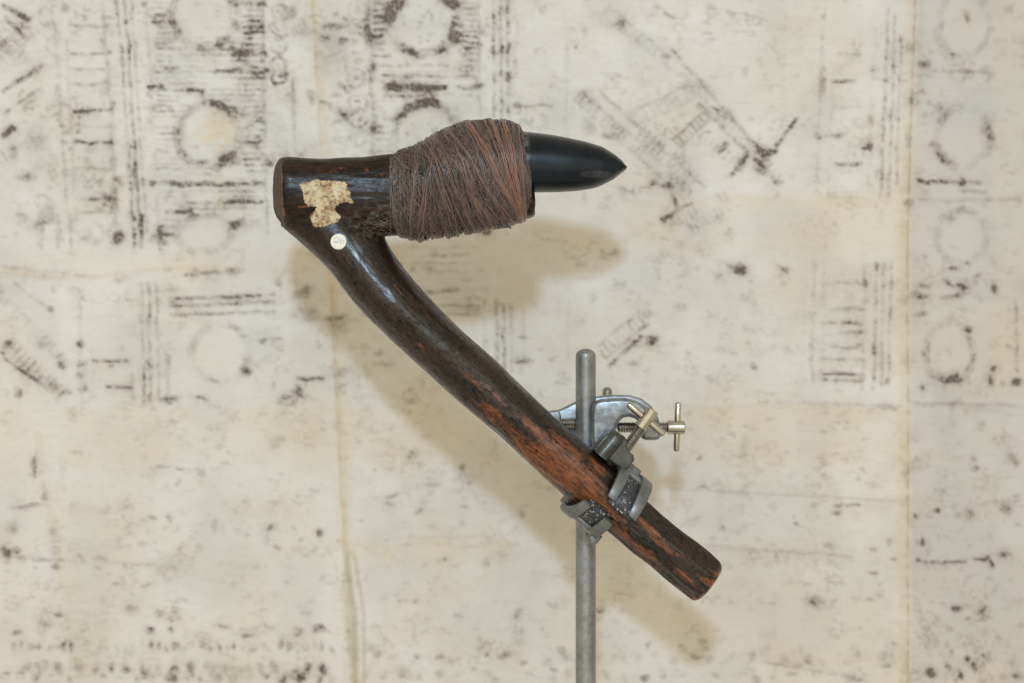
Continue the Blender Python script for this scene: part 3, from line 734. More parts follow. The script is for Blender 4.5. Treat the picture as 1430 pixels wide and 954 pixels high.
m.to(m.math('MULTIPLY', m.ramp(m.math('ADD', m.math('MULTIPLY', g2, .5), m.math('MULTIPLY', sp, .5)), .36, .54, .06, .9), m.math('SUBTRACT', 1.0, m.math('MAXIMUM', m.math('MAXIMUM', A['butt'], A['pucker']), m.math('MULTIPLY', A['headw'], .6)), True)), 'Coat Weight')
m.to(m.ramp(pt, .35, .65, .18, .32), 'Coat Roughness')
hgt = m.math('ADD', m.math('MULTIPLY', g2, 1.0), m.math('MULTIPLY', sp, .3))
m.bump(hgt, .4, .0005)
cb = m.node('ShaderNodeBump'); m.l.new(m.math('ADD', m.math('MULTIPLY', g1, 1.0), m.math('MULTIPLY', pt, .6)), cb.inputs['Height']); cb.inputs['Strength'].default_value = .35; cb.inputs['Distance'].default_value = .0009
m.l.new(cb.outputs[0], m.b.inputs['Coat Normal'])
WOOD = m.m
hm.materials.clear(); hm.materials.append(WOOD)
hm.polygons.foreach_set('use_smooth', np.ones(len(hm.polygons), bool))
haft = bpy.data.objects.new('haft', hm); link(haft, adze)
bvh = BVHTree.FromPolygons([Vector(c) for c in co], [tuple(p.vertices) for p in hm.polygons])


def on_wood(px, py, lift):
    o = cam.location; d = (P(px, py, 0) - o).normalized()
    h = bvh.ray_cast(o, d)
    return h[0] + h[1] * lift if h[0] is not None else P(px, py, -.018)


def inside(poly, x, y):
    c = False; n = len(poly)
    for i in range(n):
        x0, y0 = poly[i]; x1, y1 = poly[i - 1]
        if (y0 > y) != (y1 > y) and x < (x1 - x0) * (y - y0) / (y1 - y0) + x0: c = not c
    return c


# torn remains of a paper label, varnished over
m = NT('torn_paper')
oc = m.coord(); n1 = m.noise(oc, 170, 5, .7, .4); n2 = m.noise(oc, 480, 4, .7); n3 = m.noise(oc, 95, 3)
col = m.mix(m.ramp(n1, .35, .65), (.26, .145, .055), (.66, .53, .32))
col = m.mix(m.ramp(n2, .52, .64, 0, .85), col, (.09, .05, .026))
col = m.mix(m.ramp(n3, .48, .66, 0, .75), col, (.72, .65, .46))
col = m.mix(m.ramp(m.noise(oc, 190, 4, .7, .5), .55, .66, 0, .8), col, (.13, .07, .035))
m.to(col, 'Base Color'); m.set(Roughness=.24); m.bump(m.math('ADD', n1, n2), 1.0, .0009)
paper = [(417.2, 257.8), (425, 255), (434, 253.4), (443.6, 250.5), (449, 252.8), (462, 252.6), (480.7, 253.8), (485.7, 257.8), (483.8, 263.5), (489.5, 269), (488.9, 275.4), (493.9, 281.7), (492.6, 284), (482, 282.3), (474.4, 284), (469.4, 288), (467.5, 293.6), (476.3, 303), (473, 309.4), (456.8, 315), (448.6, 317), (438.5, 317), (436, 311), (432.9, 303), (439.8, 293), (441.7, 288.6), (430.4, 288), (426, 284), (424, 276.7), (422, 265.3), (419.7, 262.8)]
g = .8; vid = {}; vs = []; fs = []
for j in range(int(70 / g)):
    for i in range(int(82 / g)):
        x, y = 415 + i * g, 249 + j * g
        jit = (math.sin(x * 1.7 + y * .9) + math.sin(y * 2.3 - x)) * .45
        if inside(paper, x + g / 2 + jit, y + g / 2 + jit):
            f = []
            for (a, b) in ((i, j), (i, j + 1), (i + 1, j + 1), (i + 1, j)):
                if (a, b) not in vid:
                    vid[(a, b)] = len(vs)
                    xx, yy = 415 + a * g, 249 + b * g
                    vs.append(on_wood(xx, yy, .00030 + .00018 * math.sin(xx * .55 + 1.3 * math.sin(yy * .4)) * math.sin(yy * .5)))
                f.append(vid[(a, b)])
            fs.append(tuple(f))
pl = mesh_obj('paper_remnant', vs, fs, m.m, adze)
pl['label'] = 'torn tan scrap of old varnished paper'
md = pl.modifiers.new('t', 'SOLIDIFY'); md.thickness = .0004; md.offset = -1

# round paper tag with a handwritten number
m = NT('tag_paper'); m.set(Base_Color=(.80, .79, .70, 1), Roughness=.6)
m.bump(m.noise(m.coord(), 900, 3), .1, .0002)
TAGM = m.m
cxp, cyp, rp = 472.8, 337.6, 11.0
vs = [on_wood(cxp, cyp, .0006)]; fs = []
RN, KN = 5, 40
for r in range(1, RN + 1):
    for k in range(KN):
        a = 2 * math.pi * k / KN
        vs.append(on_wood(cxp + rp * r / RN * math.cos(a), cyp + rp * r / RN * math.sin(a), .0006))
pl_n = (vs[1 + (RN - 1) * KN] - vs[1 + (RN - 1) * KN + KN // 3]).cross(vs[1 + (RN - 1) * KN] - vs[1 + (RN - 1) * KN + 2 * KN // 3]).normalized()
for k in range(KN):
    fs.append((0, 1 + k, 1 + (k + 1) % KN))
    for r in range(RN - 1):
        a = 1 + r * KN + k; b = 1 + r * KN + (k + 1) % KN
        fs.append((a, a + KN, b + KN, b))
disc = mesh_obj('round_tag', vs, fs, TAGM, adze); disc['label'] = 'round white paper tag with a handwritten number'
bm = bmesh.new(); bm.from_mesh(disc.data); bmesh.ops.recalc_face_normals(bm, faces=bm.faces)
if sum((f.normal.y for f in bm.faces)) > 0: bmesh.ops.reverse_faces(bm, faces=bm.faces)
bm.to_mesh(disc.data); bm.free()
md = disc.modifiers.new('t', 'SOLIDIFY'); md.thickness = .0004; md.offset = -1
m = NT('pen_ink'); m.set(Base_Color=(.42, .44, .50, 1), Roughness=.6); PEN = m.m


def tube_mesh(paths, radius, sides=6):
    """list of polylines -> verts, faces of thin tubes; radius: number or per-path function"""
    V, F = [], []
    for pi, pts in enumerate(paths):
        n = len(pts); base = len(V)
        for i, p in enumerate(pts):
            t = (pts[min(i + 1, n - 1)] - pts[max(i - 1, 0)]).normalized()
            u = t.cross(Vector((.31, .87, .39))).normalized(); v = t.cross(u)
            r = radius(pi, i / max(1, n - 1)) if callable(radius) else radius
            V += [p + (u * math.cos(2 * math.pi * k / sides) + v * math.sin(2 * math.pi * k / sides)) * r for k in range(sides)]
        for i in range(n - 1):
            for k in range(sides):
                a = base + i * sides + k; b = base + i * sides + (k + 1) % sides
                F.append((a, b, b + sides, a + sides))
        F.append(tuple(base + k for k in range(sides - 1, -1, -1))); F.append(tuple(base + (n - 1) * sides + k for k in range(sides)))
    return V, F


def curve_pts(ctrl, n):
    ctrl = np.array(ctrl, float); out = []
    pts = np.vstack([2 * ctrl[0] - ctrl[1], ctrl, 2 * ctrl[-1] - ctrl[-2]])
    for i in range(len(ctrl) - 1):
        p0, p1, p2, p3 = pts[i:i + 4]
        for k in range(n):
            t = k / n
            out.append(.5 * ((2 * p1) + (-p0 + p2) * t + (2 * p0 - 5 * p1 + 4 * p2 - p3) * t * t + (-p0 + 3 * p1 - 3 * p2 + p3) * t ** 3))
    out.append(ctrl[-1])
    return out


two = [(467.2, 334.3), (469.0, 331.6), (471.8, 331.6), (473.0, 333.6), (471.6, 336.8), (468.6, 339.0), (466.6, 338.4), (468.2, 337.0), (470.8, 338.8), (473.4, 338.6)]
six = [(479.2, 331.8), (476.4, 333.4), (474.8, 336.8), (475.8, 340.0), (478.6, 340.2), (480.4, 337.6), (479.2, 335.4), (476.6, 336.4), (475.4, 338.4)]
V, F = tube_mesh([[on_wood(x, y, .00065) for x, y in curve_pts(q, 5)] for q in (two, six)], .00015, 5)
mesh_obj('handwritten_number', V, F, PEN, disc)

# ------------------------------------------------------------------ stone blade
top = [(690, 183), (730, 183.5), (766.6, 187.8), (790, 192), (817, 197.8), (842, 205.4), (859.7, 216.7), (868, 224), (873.2, 230.6), (875.6, 233.2)]
bot = [(690, 268), (730, 269), (749, 268.8), (780, 268.4), (804, 267), (825, 264), (837, 260.8), (857, 250.7), (868, 242), (873.5, 237.5), (875.6, 235.4)]
T = np.array(top); B = np.array(bot)
xs = np.r_[np.linspace(690, 840, 26), np.linspace(845, 874.8, 22)]
rings = []
for x in xs:
    a = np.interp(x, T[:, 0], T[:, 1]); b = np.interp(x, B[:, 0], B[:, 1])
    cz = (a + b) / 2; hz = max((b - a) / 2, .6)
    dep = np.interp(x, [690, 740, 800, 840, 860, 870, 875.6], [50, 48, 43, 36, 29, 23, 15])
    r_ = []
    for k in range(44):
        t = 2 * math.pi * k / 44
        e = .86
        c_ = math.copysign(abs(math.cos(t)) ** e, math.cos(t)); s0 = math.copysign(abs(math.sin(t)) ** .95, math.sin(t))
        r_.append(P(x, cz - hz * c_ + (3.5 * (1 - abs(c_)) * hz / 42 if s0 < 0 else 0), 0) + Vector((0, dep * PX * s0, 0)))
    rings.append(r_)
V, F = loft(rings)
m = NT('black_stone')
oc = m.coord(); n1 = m.noise(oc, 55, 4); n2 = m.noise(oc, 800, 4, .7); n3 = m.noise(oc, 300, 3)
col = m.mix(m.ramp(n1, .35, .7), (.004, .0055, .008), (.009, .0115, .0155))
col = m.mix(m.ramp(n2, .63, .72, 0, .7), col, (.05, .053, .057))
edge = m.node('ShaderNodeSeparateXYZ'); m.l.new(oc, edge.inputs[0])
col = m.mix(m.math('MULTIPLY', m.ramp(edge.outputs[0], (742 - 715) * PX, (732 - 715) * PX, 0, 1), m.ramp(n3, .35, .65)), col, (.16, .15, .135))
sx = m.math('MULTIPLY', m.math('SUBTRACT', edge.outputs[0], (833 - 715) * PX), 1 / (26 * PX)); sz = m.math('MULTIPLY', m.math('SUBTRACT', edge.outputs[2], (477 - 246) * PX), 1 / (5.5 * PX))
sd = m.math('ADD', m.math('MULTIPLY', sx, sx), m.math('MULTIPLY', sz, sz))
col = m.mix(m.math('MULTIPLY', m.ramp(sd, 1.3, .1), m.ramp(n2, .35, .65, .1, .8)), col, (.075, .075, .078))  # pale scuff that also paints a second highlight on the lower bevel
m.to(col, 'Base Color'); m.to(m.ramp(n1, .3, .7, .22, .30), 'Roughness'); m.b.inputs['Specular IOR Level'].default_value = .32; m.b.inputs['Specular Tint'].default_value = (.72, .87, 1, 1); m.bump(n2, .16, .0003)  # blue tint puts the flash's cool sheen into neutral stone
mesh_obj('blade', V, F, m.m, adze)

# sliver of pale wood wedged between blade and lashing
m = NT('pale_wood'); m.to(m.mix(m.noise(m.coord((1, 1, 300)), 90, 4), (.30, .17, .07), (.52, .34, .17)), 'Base Color'); m.set(Roughness=.6)
wp = [(732, 240), (737, 243), (740.5, 252), (742, 262), (739, 268), (733, 266)]
V = [P(x, y, 0) + Vector((0, -46 * PX + (x - 732) * .6 * PX, 0)) for x, y in wp] + [P(x, y, 0) + Vector((0, -36 * PX, 0)) for x, y in wp]
mesh_obj('wood_sliver', V, [tuple(range(5, -1, -1)), tuple(range(6, 12))] + [(i, (i + 1) % 6, (i + 1) % 6 + 6, i + 6) for i in range(6)], m.m, adze, False)

# ------------------------------------------------------------------ fibre lashing
ltop = np.array([(546, 222), (556, 215), (563, 212), (567.7, 211), (590, 203), (610.5, 190), (635.7, 178.5), (653, 173.5), (681, 171.5), (711, 173), (723.8, 178.5), (730, 188), (735, 205), (742, 236)])
lbot = np.array([(546, 300), (551, 322), (559, 328.5), (575, 331), (595, 333), (625.6, 327.5), (643, 323), (661, 321), (691, 315.5), (703.6, 313), (722, 307), (733, 303), (738, 298), (742, 286)])


def core(u, t, lift=0.0):
    """surface of the lashing: u = photograph column at mid height, t = angle (0 top, pi/2 front, pi bottom)"""
    a = np.interp(u, ltop[:, 0], ltop[:, 1]) - lift; b = np.interp(u, lbot[:, 0], lbot[:, 1]) + lift
    cz, hz = (a + b) / 2, (b - a) / 2
    c_ = math.copysign(abs(math.cos(t)) ** .88, math.cos(t)); s0 = math.copysign(abs(math.sin(t)) ** .88, math.sin(t))
    dep = np.interp(u, [546, 560, 600, 680, 725, 742], [43, 48, 54, 58, 56, 48]) + lift
    return P(u, cz - hz * c_, 0) + Vector((0, -dep * PX * s0, 0))


m = NT('lashing_fibre')
tn = m.attr('tint').outputs['Fac']; oc = m.coord(); n1 = m.noise(oc, 70, 5, .65); n2 = m.noise(m.coord((900, 900, 200)), 1, 4, .7)
col = m.mix(m.ramp(m.math('ADD', tn, m.math('MULTIPLY', m.math('SUBTRACT', n1, .5), .9)), .2, .85), (.036, .026, .024), (.165, .088, .064))
col = m.mix(m.ramp(n2, .45, .68, 0, .55), col, (.20, .165, .145))
col = m.mix(m.ramp(m.math('ADD', tn, m.math('MULTIPLY', n1, .6)), 1.12, 1.42, 0, .6), col, (.32, .135, .065))
col = m.mix(m.ramp(tn, .02, -.3, 0, .8), col, m.mix(n2, (.12, .098, .082), (.27, .225, .185)))
m.to(col, 'Base Color'); m.set(Roughness=.30); m.b.inputs['Specular IOR Level'].default_value = .55
m.b.inputs['Sheen Weight'].default_value = .12; m.b.inputs['Sheen Roughness'].default_value = .5
m.bump(n2, .5, .0005)
FIB = m.m

us = np.r_[np.linspace(546, 566, 10), np.linspace(572, 716, 44), np.linspace(719, 742, 14)]
V, F = loft([[core(u, 2 * math.pi * k / 56, -2.0) for k in range(56)] for u in us])
lash = mesh_obj('lashing', V, F, FIB, adze)
float_attr(lash.data, 'tint', np.full(len(V), .2))
lash['label'] = 'red-brown fibre lashing wound tightly round haft and blade'


def cord(u0, amp, ph, nf, width, lift, tint, rad=1.25, t0=0, t1=2 * math.pi, amp2=0.0):
    """one wound bundle of nf fibres; u = u0 + amp*cos(t+ph): a tilted turn round the lashing"""
    paths = []; tints = []
    for f in range(nf):
        o = (f - (nf - 1) / 2) * width / nf + random.uniform(-.5, .5); w1, w2, p1, p2 = random.uniform(.4, 1.9), random.uniform(.2, 1.1), random.uniform(0, 6), random.uniform(0, 6)
        lf = lift + random.uniform(-.6, .8) + 2.4 * math.sqrt(max(0, 1 - (2 * (f + .5) / nf - 1) ** 2)) - 1.2; l2 = random.uniform(0, .5)
        n = 100; pts = []
        for i in range(n + 1):
            t = t0 + (t1 - t0) * i / n
            u = u0 + amp * math.cos(t + ph) + amp2 * math.cos(2 * t + 1) + o + w1 * math.sin(2 * t + p1) + w2 * math.sin(5 * t + p2) + .5 * math.sin(13 * t + p1 * 3) + .3 * math.sin(23 * t + p2 * 5)
            u = min(741, max(547, u))
            pts.append(core(u, t, lf + l2 * math.sin(7 * t + p1)))
        paths.append(pts); tints += [min(1, tint + random.uniform(-.24, .3))] * (101 * 5)
    V, F = tube_mesh(paths, lambda pi, s: rad * PX, 5)
    o = mesh_obj('cord', V, F, FIB, lash)
    float_attr(o.data, 'tint', tints)
    return o


# upright turns over the whole length
u = 552.0
while u < 738:
    wd = random.uniform(6.5, 10.5)
    tint = .35 + .35 * math.exp(-((u - 600) / 16) ** 2) + random.uniform(-.15, .2)
    cord(u + wd / 2, random.uniform(-3, 1.5), random.uniform(-.3, .3), int(wd / 1.55), wd, 1.0, tint, amp2=random.uniform(-1, 1))
    u += wd * .93
# crossing turns that run from the top left down to the right
u = 640.0
while u < 712:
    wd = random.uniform(6, 10)
    cord(u, random.uniform(-36, -25) * min(1, (736 - u) / 32), random.uniform(-.2, .2), int(wd / 1.5), wd, 3.0, random.uniform(-.1, .75))
    u += wd * 1.02
for u0, amp, tint in ((606, -22, .3), (614, -26, .55), (625, -30, .35), (634, -33, .6), (598, 12, .45), (706, -22, .75), (716, -15, .7), (724, -9, .6), (730, -5, .55), (580, 6, .4), (690, -40, .8), (668, -48, .5), (652, -52, .35)):
    cord(u0, amp, random.uniform(-.15, .15), 6, 9, 4.2 if abs(amp) > 10 else 3.2, tint)
# thick shoulder turns at the fork end
for u0 in (549.5, 555, 561): cord(u0, -1.5, 0, 6, 8, 1.6, -.12)

# loose fibres and fuzz
paths = []; tints = []
for _ in range(1500):
    t = random.uniform(.1, math.pi - .65); u = random.uniform(550, 736); n = 12
    du = random.uniform(.0, .6) * random.choice((1, 1, -.7)); L_ = random.uniform(.12, .5); pts = []
    for i in range(n):
        s = i / (n - 1); tt = t + L_ * s
        pts.append(core(min(741, max(547, u + du * 40 * s + 2.5 * math.sin(4 * s + u))), tt, 4.6 + random.uniform(-.3, .3) + .8 * s * s * random.random()))
    paths.append(pts); tints += [random.choice((-.3, -.1, .1, .3, .6))] * (n * 4)
for _ in range(45):                                   # hairs on the puckered bark by the fork
    x, y = random.gauss(520, 16), random.gauss(312, 11); a = random.uniform(-.4, .9); n = 8; pts = []
    for i in range(n):
        s = i / (n - 1) * random.uniform(14, 22)
        if y + s * math.sin(a) * .8 > 330 or x + s * math.cos(a) * .8 > 545: a -= .25
        pts.append(on_wood(min(546, x + s * math.cos(a) * .8), min(329, y + s * math.sin(a) * .8 + 1.5 * math.sin(s * .4)), .0003 + .0002 * math.sin(s * .3)))
    paths.append(pts); tints += [random.choice((-.3, -.15, .1))] * (n * 4)
V, F = tube_mesh(paths, lambda pi, s: .36 * PX, 4)
fz = mesh_obj('loose_fibre', V, F, FIB, lash); float_attr(fz.data, 'tint', tints); fz['kind'] = 'stuff'
for q in ([(629, 183, -.004), (634, 176, -.005), (639, 173, -.006), (645, 172, -.006), (651, 175, -.006)],
          [(688, 313, -.010), (697, 316, -.010), (704, 317.5, -.010), (710, 317, -.010), (714, 319, -.010)]):
    V, F = tube_mesh([[P(*p) for p in q]], 1.3 * PX, 6)
    e_ = mesh_obj('cord_end', V, F, FIB, lash); float_attr(e_.data, 'tint', np.full(len(V), .1))

# ------------------------------------------------------------------ metals
def metal(name, c0, c1, rough, metallic, bump=.15, scale=300):
    m = NT(name); oc = m.coord(); a = m.noise(oc, scale, 4, .65); b = m.noise(oc, 60, 4, .6)
    m.to(m.mix(m.ramp(m.math('ADD', m.math('MULTIPLY', a, .5), m.math('MULTIPLY', b, .5)), .36, .64), c0, c1), 'Base Color')
    m.to(m.ramp(b, .3, .7, rough - .07, rough + .1), 'Roughness'); m.set(Metallic=metallic)
    m.bump(m.math('ADD', a, b), bump, .0004)
    return m.m


ROD = metal('dull_steel', (.20, .215, .22), (.32, .335, .34), .45, .7)
ALLOY = metal('cast_alloy', (.17, .19, .215), (.33, .355, .385), .36, .8, .3, 240)
DARK = metal('painted_cast_metal', (.13, .142, .15), (.21, .225, .235), .36, .6, .25)
BODY = metal('dark_cast_metal', (.055, .06, .057), (.105, .112, .106), .34, .6, .3)
CHROME = metal('nickel_plate', (.42, .405, .355), (.56, .54, .48), .17, 1.0, .05)
THREAD = metal('steel_thread', (.22, .215, .19), (.38, .37, .33), .3, 1.0, .1)
m = NT('sparkling_pad'); oc = m.coord()
vo = m.node('ShaderNodeTexVoronoi'); vo.inputs['Scale'].default_value = 1100; m.l.new(oc, vo.inputs['Vector'])
sv = m.node('ShaderNodeSeparateColor'); m.l.new(vo.outputs['Color'], sv.inputs[0])
m.to(m.mix(m.ramp(sv.outputs[0], .90, .96, 0, .8), m.mix(sv.outputs[1], (.018, .021, .028), (.06, .068, .08)), (.42, .44, .46)), 'Base Color')
m.set(Roughness=.4); m.bump(sv.outputs[2], .9, .0006)
PAD = m.m

# rod
RODX, RODY = 818.0, .036
rs = sc(RODY)
zr_top = P(RODX, 487, RODY).z; zr_bot = P(RODX, 954 + 130, RODY).z
rr = 14 * rs
prof = [(0, rr)] + [(d, rr) for d in np.linspace(.02, zr_top - zr_bot - rr * .75, 12)]
Hc = zr_top - zr_bot
prof += [(Hc - rr * .75, rr * 1.0), (Hc - rr * .68, rr * .985)] + [(Hc - rr * .68 * (1 - math.sin(a)), rr * .985 * math.cos(a)) for a in (.2, .4, .6, .8, 1.0, 1.2, 1.4)] + [(Hc, rr * .06)]
rod = lathe('support_rod', prof, (P(RODX, 487, RODY).x, RODY, zr_bot), (0, 0, 1), ROD, None, 40, 25)
tag(rod, 'dull grey upright steel rod with rounded top behind the adze handle', 'rod')


def extrude_poly(name, poly, y0, y1, mat, parent, bev=.0012, seg_=3):
    bm = bmesh.new(); ym = (y0 + y1) / 2
    f = [bm.verts.new((P(x, y, ym).x, y0, P(x, y, ym).z)) for x, y in poly]
    b = [bm.verts.new((P(x, y, ym).x, y1, P(x, y, ym).z)) for x, y in poly]
    n = len(poly)
    fa = [bm.faces.new(f), bm.faces.new(b[::-1])]
    for i in range(n): bm.faces.new((f[i], b[i], b[(i + 1) % n], f[(i + 1) % n]))
    bmesh.ops.recalc_face_normals(bm, faces=bm.faces)
    ed = [e for e in bm.edges if len({v.co.y for v in e.verts}) == 1]
    bmesh.ops.bevel(bm, geom=ed, offset=bev, offset_type='OFFSET', segments=seg_, profile=.5, affect='EDGES', clamp_overlap=True)
    bmesh.ops.triangulate(bm, faces=[f for f in bm.faces if len(f.verts) > 4])
    return bm_obj(name, bm, mat, parent, True, 35)


def thread_profile(L, r, pitch):
    pr = [(0, r * .62), (pitch * .4, r * .8)]; d = pitch * .5
    while d < L - pitch:
        pr += [(d, r * .80), (d + pitch * .35, r), (d + pitch * .55, r), (d + pitch * .9, r * .80)]
        d += pitch
    pr += [(L, r * .8)]
    return pr


def round_bar(L, r, dome=.6):
    pr = [(0, r * .3), (r * .1, r * .6), (r * dome * .5, r * .88), (r * dome, r)]
    return pr + [(L - d, q) for d, q in pr[::-1]]


def thumb_screw(parent, tip, head0, head1, r_thr, r_head, bar_a, bar_b, r_bar, y, pitch=3.6):
    """screw lying in the picture plane at depth y: thread, barrel head and cross bar; pixel coordinates"""
    s = sc(y); a, b, c = P(*tip, y), P(*head0, y), P(*head1, y); ax = (c - a).normalized()
    t = lathe('thumb_screw', thread_profile((b - a).length + .001, r_thr * s, pitch * s), a, ax, THREAD, parent, 24, 60)
    L = (c - b).length; R = r_head * s
    lathe('screw_head', [(0, R * .86), (R * .12, R), (L - R * .14, R), (L, R * .88)], b, ax, CHROME, t, 32, 30)
    p, q = P(*bar_a, y), P(*bar_b, y)
    lathe('cross_bar', round_bar((q - p).length, r_bar * s), p, q - p, CHROME, t, 20, 50)
    return t


# boss head on the rod
boss = empty('boss_head', P(838, 626, RODY), 'silver cast boss head gripping the upright rod with a thumb screw', 'boss head')
hook = [(825, 577), (826.5, 566), (831, 560), (839, 557.5), (858, 556), (874, 556), (889, 560), (901, 568), (910, 579), (916, 589), (921, 596), (921.5, 608), (919, 612.5), (914, 614), (900, 614), (896, 612), (894.5, 606), (896, 598), (893, 590), (886, 584), (877, 581.5), (869, 583), (863, 589), (860, 598), (855, 607), (845, 619), (836, 627), (830, 629), (826, 624), (824.5, 610)]
extrude_poly('hook', hook, RODY - .011, RODY + .012, ALLOY, boss, .0026, 5)
plate = [(752, 590), (766, 575), (780, 572.5), (792, 567), (806, 560), (822, 556), (838, 553), (860, 551.5), (880, 552), (896, 557), (908, 566), (917, 579), (921, 590), (905, 590), (880, 575), (860, 580), (846, 618), (828, 622), (808, 614), (790, 604), (768, 600)]
extrude_poly('back_plate', plate, RODY + .0075, RODY + .021, ALLOY, boss, .0014, 3)
jaw = [(726, 584), (740, 577), (766, 574.5), (780, 572.5), (783, 580), (783, 602), (778, 607), (740, 607), (728, 600)]
extrude_poly('hook', jaw, RODY - .007, RODY + .010, ALLOY, boss, .0012, 3)
thumb_screw(boss, (862, 597), (932, 597), (956.5, 597), 7.6, 9.6, (947.3, 561.5), (944.5, 631), 4.4, RODY + .001)
thumb_screw(boss, (804.5, 591), (716, 591), (694, 591), 7.0, 9.0, (708, 566), (706, 607), 4.2, RODY + .001)
# rear screw of the boss, seen over its top edge
s = sc(RODY + .034)
lathe('rear_pin', round_bar(70 * s, 6.6 * s, .9), P(848, 541, RODY + .034) - Vector((0, 0, 70 * s)), (0, 0, 1), metal('brassy_pin', (.20, .185, .13), (.30, .275, .20), .4, .8), boss, 24, 50)

# jaw clamp holding the handle
clamp = empty('jaw_clamp', P(842, 757, 0), 'grey two-pronged jaw clamp with sparkling dark pads gripping the adze handle', 'clamp')
O = np.array((828.0, 680.0)); D_ = np.array((.766, .643)); Q_ = np.array((.643, -.766))


def HF(d, p, y):
    """handle frame: d along the handle, p across it (up right), y depth, all in photograph pixels"""
    q = O + D_ * d + Q_ * p
    return P(q[0], q[1], 0) + Vector((0, y * PX, 0))


def prong(name, path, mat, parent, bev=.0008):
    """band of metal: path of (p, y, d0, d1, thickness) sections from root to tip, thickness measured outwards from the handle"""
    n = len(path); bm = bmesh.new(); rings = []
    for i, (p, y, d0, d1, th_) in enumerate(path):
        a = path[max(0, i - 1)]; b = path[min(n - 1, i + 1)]
        tp, ty = b[0] - a[0], b[1] - a[1]; l = math.hypot(tp, ty); nx_, ny_ = ty / l, -tp / l
        if nx_ * p + ny_ * y < 0: nx_, ny_ = -nx_, -ny_
        rings.append([bm.verts.new(HF(d0, p, y)), bm.verts.new(HF(d1, p, y)), bm.verts.new(HF(d1, p + nx_ * th_, y + ny_ * th_)), bm.verts.new(HF(d0, p + nx_ * th_, y + ny_ * th_))])
    for a, b in zip(rings[:-1], rings[1:]):
        for k in range(4): bm.faces.new((a[k], a[(k + 1) % 4], b[(k + 1) % 4], b[k]))
    bm.faces.new(rings[0][::-1]); bm.faces.new(rings[-1])
    bmesh.ops.recalc_face_normals(bm, faces=bm.faces)
    bm.normal_update()
    ed = [e for e in bm.edges if len(e.link_faces) == 2 and e.calc_face_angle(0) > .6]
    bmesh.ops.bevel(bm, geom=ed, offset=bev, offset_type='OFFSET', segments=2, profile=.5, affect='EDGES', clamp_overlap=True)
    return bm_obj(name, bm, mat, parent, True, 35)


def arc_path(sign, r, a0, a1, da, db, wa, wb, th0, th1, n=9):
    """sections on a circle of radius r round the handle, from angle a0 (root, 90 = outermost in p) to a1 (tip, towards the viewer = 0)"""
    out = []
    for i in range(n):
        t = i / (n - 1); a = math.radians(a0 + (a1 - a0) * t)
        dc = da + (db - da) * t; w = wa + (wb - wa) * t
        out.append((sign * r * math.sin(a), -r * math.cos(a), dc - w / 2, dc + w / 2, th0 + (th1 - th0) * t))
    return out


R0 = 40.5
prong('upper_prong', arc_path(1, R0 + 3, 112, 4, 12, 27, 19, 13.5, 11, 7.5), DARK, clamp)
prong('upper_prong', arc_path(1, R0 + 3, 112, 2, 48, 66, 21, 14, 15, 7.5), DARK, clamp)
prong('lower_prong', arc_path(-1, R0 + 3, 112, 24, -8, 6, 19, 14, 11, 9), DARK, clamp)
prong('lower_prong', arc_path(-1, R0 + 3, 112, 24, 38, 44, 19, 16, 11, 9), DARK, clamp)
prong('upper_pad', arc_path(1, R0 - 2.5, 100, -4, 34, 46, 40, 40, 6.5, 6.0), PAD, clamp, .0005)
prong('upper_pad', arc_path(1, R0 - 1.0, 80, 3, 32, 46.5, 22, 27, 7, 6), PAD, clamp, .0005)
prong('lower_pad', arc_path(-1, R0 - 2.5, 100, 19, 16, 24, 34, 36, 6.5, 6.0), PAD, clamp, .0005)
prong('lower_pad', arc_path(-1, R0 - 1.0, 80, 20, 15, 24.5, 22, 26, 8, 7), PAD, clamp, .0005)
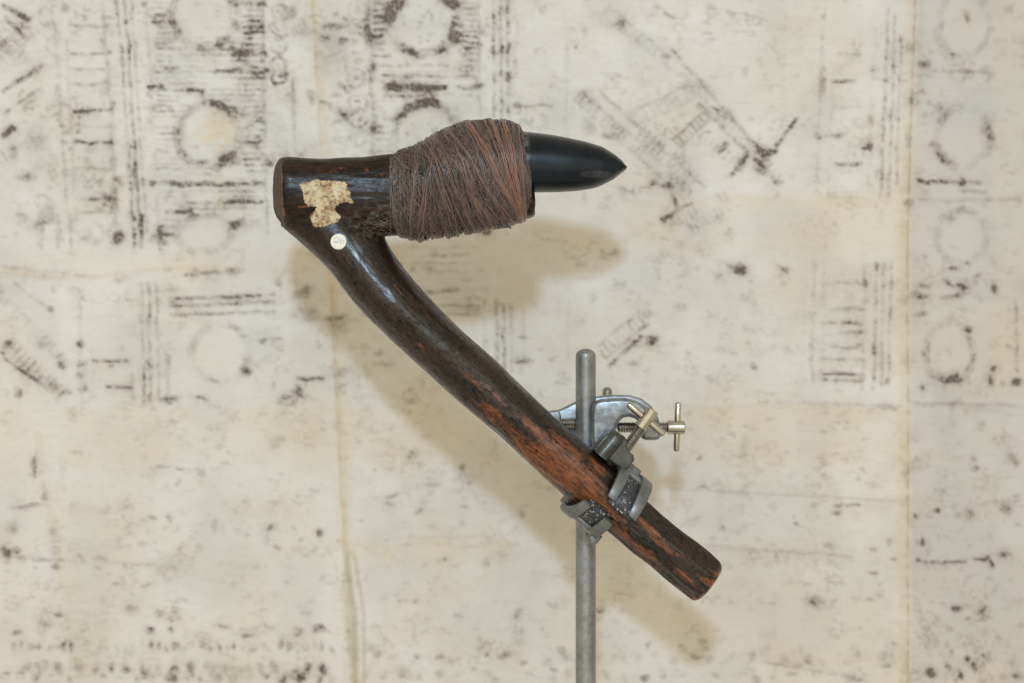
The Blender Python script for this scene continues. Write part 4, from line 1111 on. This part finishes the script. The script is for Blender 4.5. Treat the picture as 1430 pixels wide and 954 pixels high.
# web that joins the roots of the prongs
prong('upper_web', arc_path(1, R0 + 4, 125, 72, 30, 32, 56, 50, 10, 8, 5), DARK, clamp)
prong('lower_web', arc_path(-1, R0 + 4, 125, 66, 15, 17, 56, 52, 8.5, 7, 5), DARK, clamp)


def hf_block(name, poly, y0, y1, mat, parent, bev=.001):
    """prism whose outline is given in (d, p) of the handle frame"""
    bm = bmesh.new(); n = len(poly)
    f = [bm.verts.new(HF(d, p, y0)) for d, p in poly]; b = [bm.verts.new(HF(d, p, y1)) for d, p in poly]
    bm.faces.new(f); bm.faces.new(b[::-1])
    for i in range(n): bm.faces.new((f[i], b[i], b[(i + 1) % n], f[(i + 1) % n]))
    bmesh.ops.recalc_face_normals(bm, faces=bm.faces)
    ed = [e for e in bm.edges if abs(e.verts[0].co.y - e.verts[1].co.y) < 1e-9]
    bmesh.ops.bevel(bm, geom=ed, offset=bev, offset_type='OFFSET', segments=3, profile=.5, affect='EDGES', clamp_overlap=True)
    bmesh.ops.triangulate(bm, faces=[f for f in bm.faces if len(f.verts) > 4])
    return bm_obj(name, bm, mat, parent, True, 35)


hf_block('upper_body', [(-34, 40), (-35, 62), (-33, 70), (-28, 77), (-20, 81), (-11, 82), (-4, 78), (2, 71), (14, 70), (19, 66), (20, 52), (16, 45), (-12, 43), (-14, 40.5)], -22, 44, BODY, clamp, .0012)
lathe('screw_collar', [(0, 12.5 * PX), (34 * PX, 12.5 * PX), (39 * PX, 10.5 * PX), (41 * PX, 7 * PX)], HF(-20, 40, -16), HF(0, 1, 0) - HF(0, 0, 0), BODY, clamp, 32, 50)
hf_block('back_bar', [(-20, 60), (-20, -46), (0, -50), (42, -50), (42, 60)], 43, 60, DARK, clamp, .0015)
hf_block('lower_lug', [(40, -45), (40, -58), (46, -64), (52, -63), (55, -57), (55, -45)], -8, 50, DARK, clamp, .0015)
lathe('arm', [(0, 9 * PX), (.055, 9 * PX)], P(856, 640, .017), (0, 1, 0), DARK, clamp, 24)
thumb_screw(clamp, (864, 641), (894, 598), (913, 573), 8.0, 9.4, (876.5, 563.5), (928, 607.5), 5.0, -.002, 2.9)
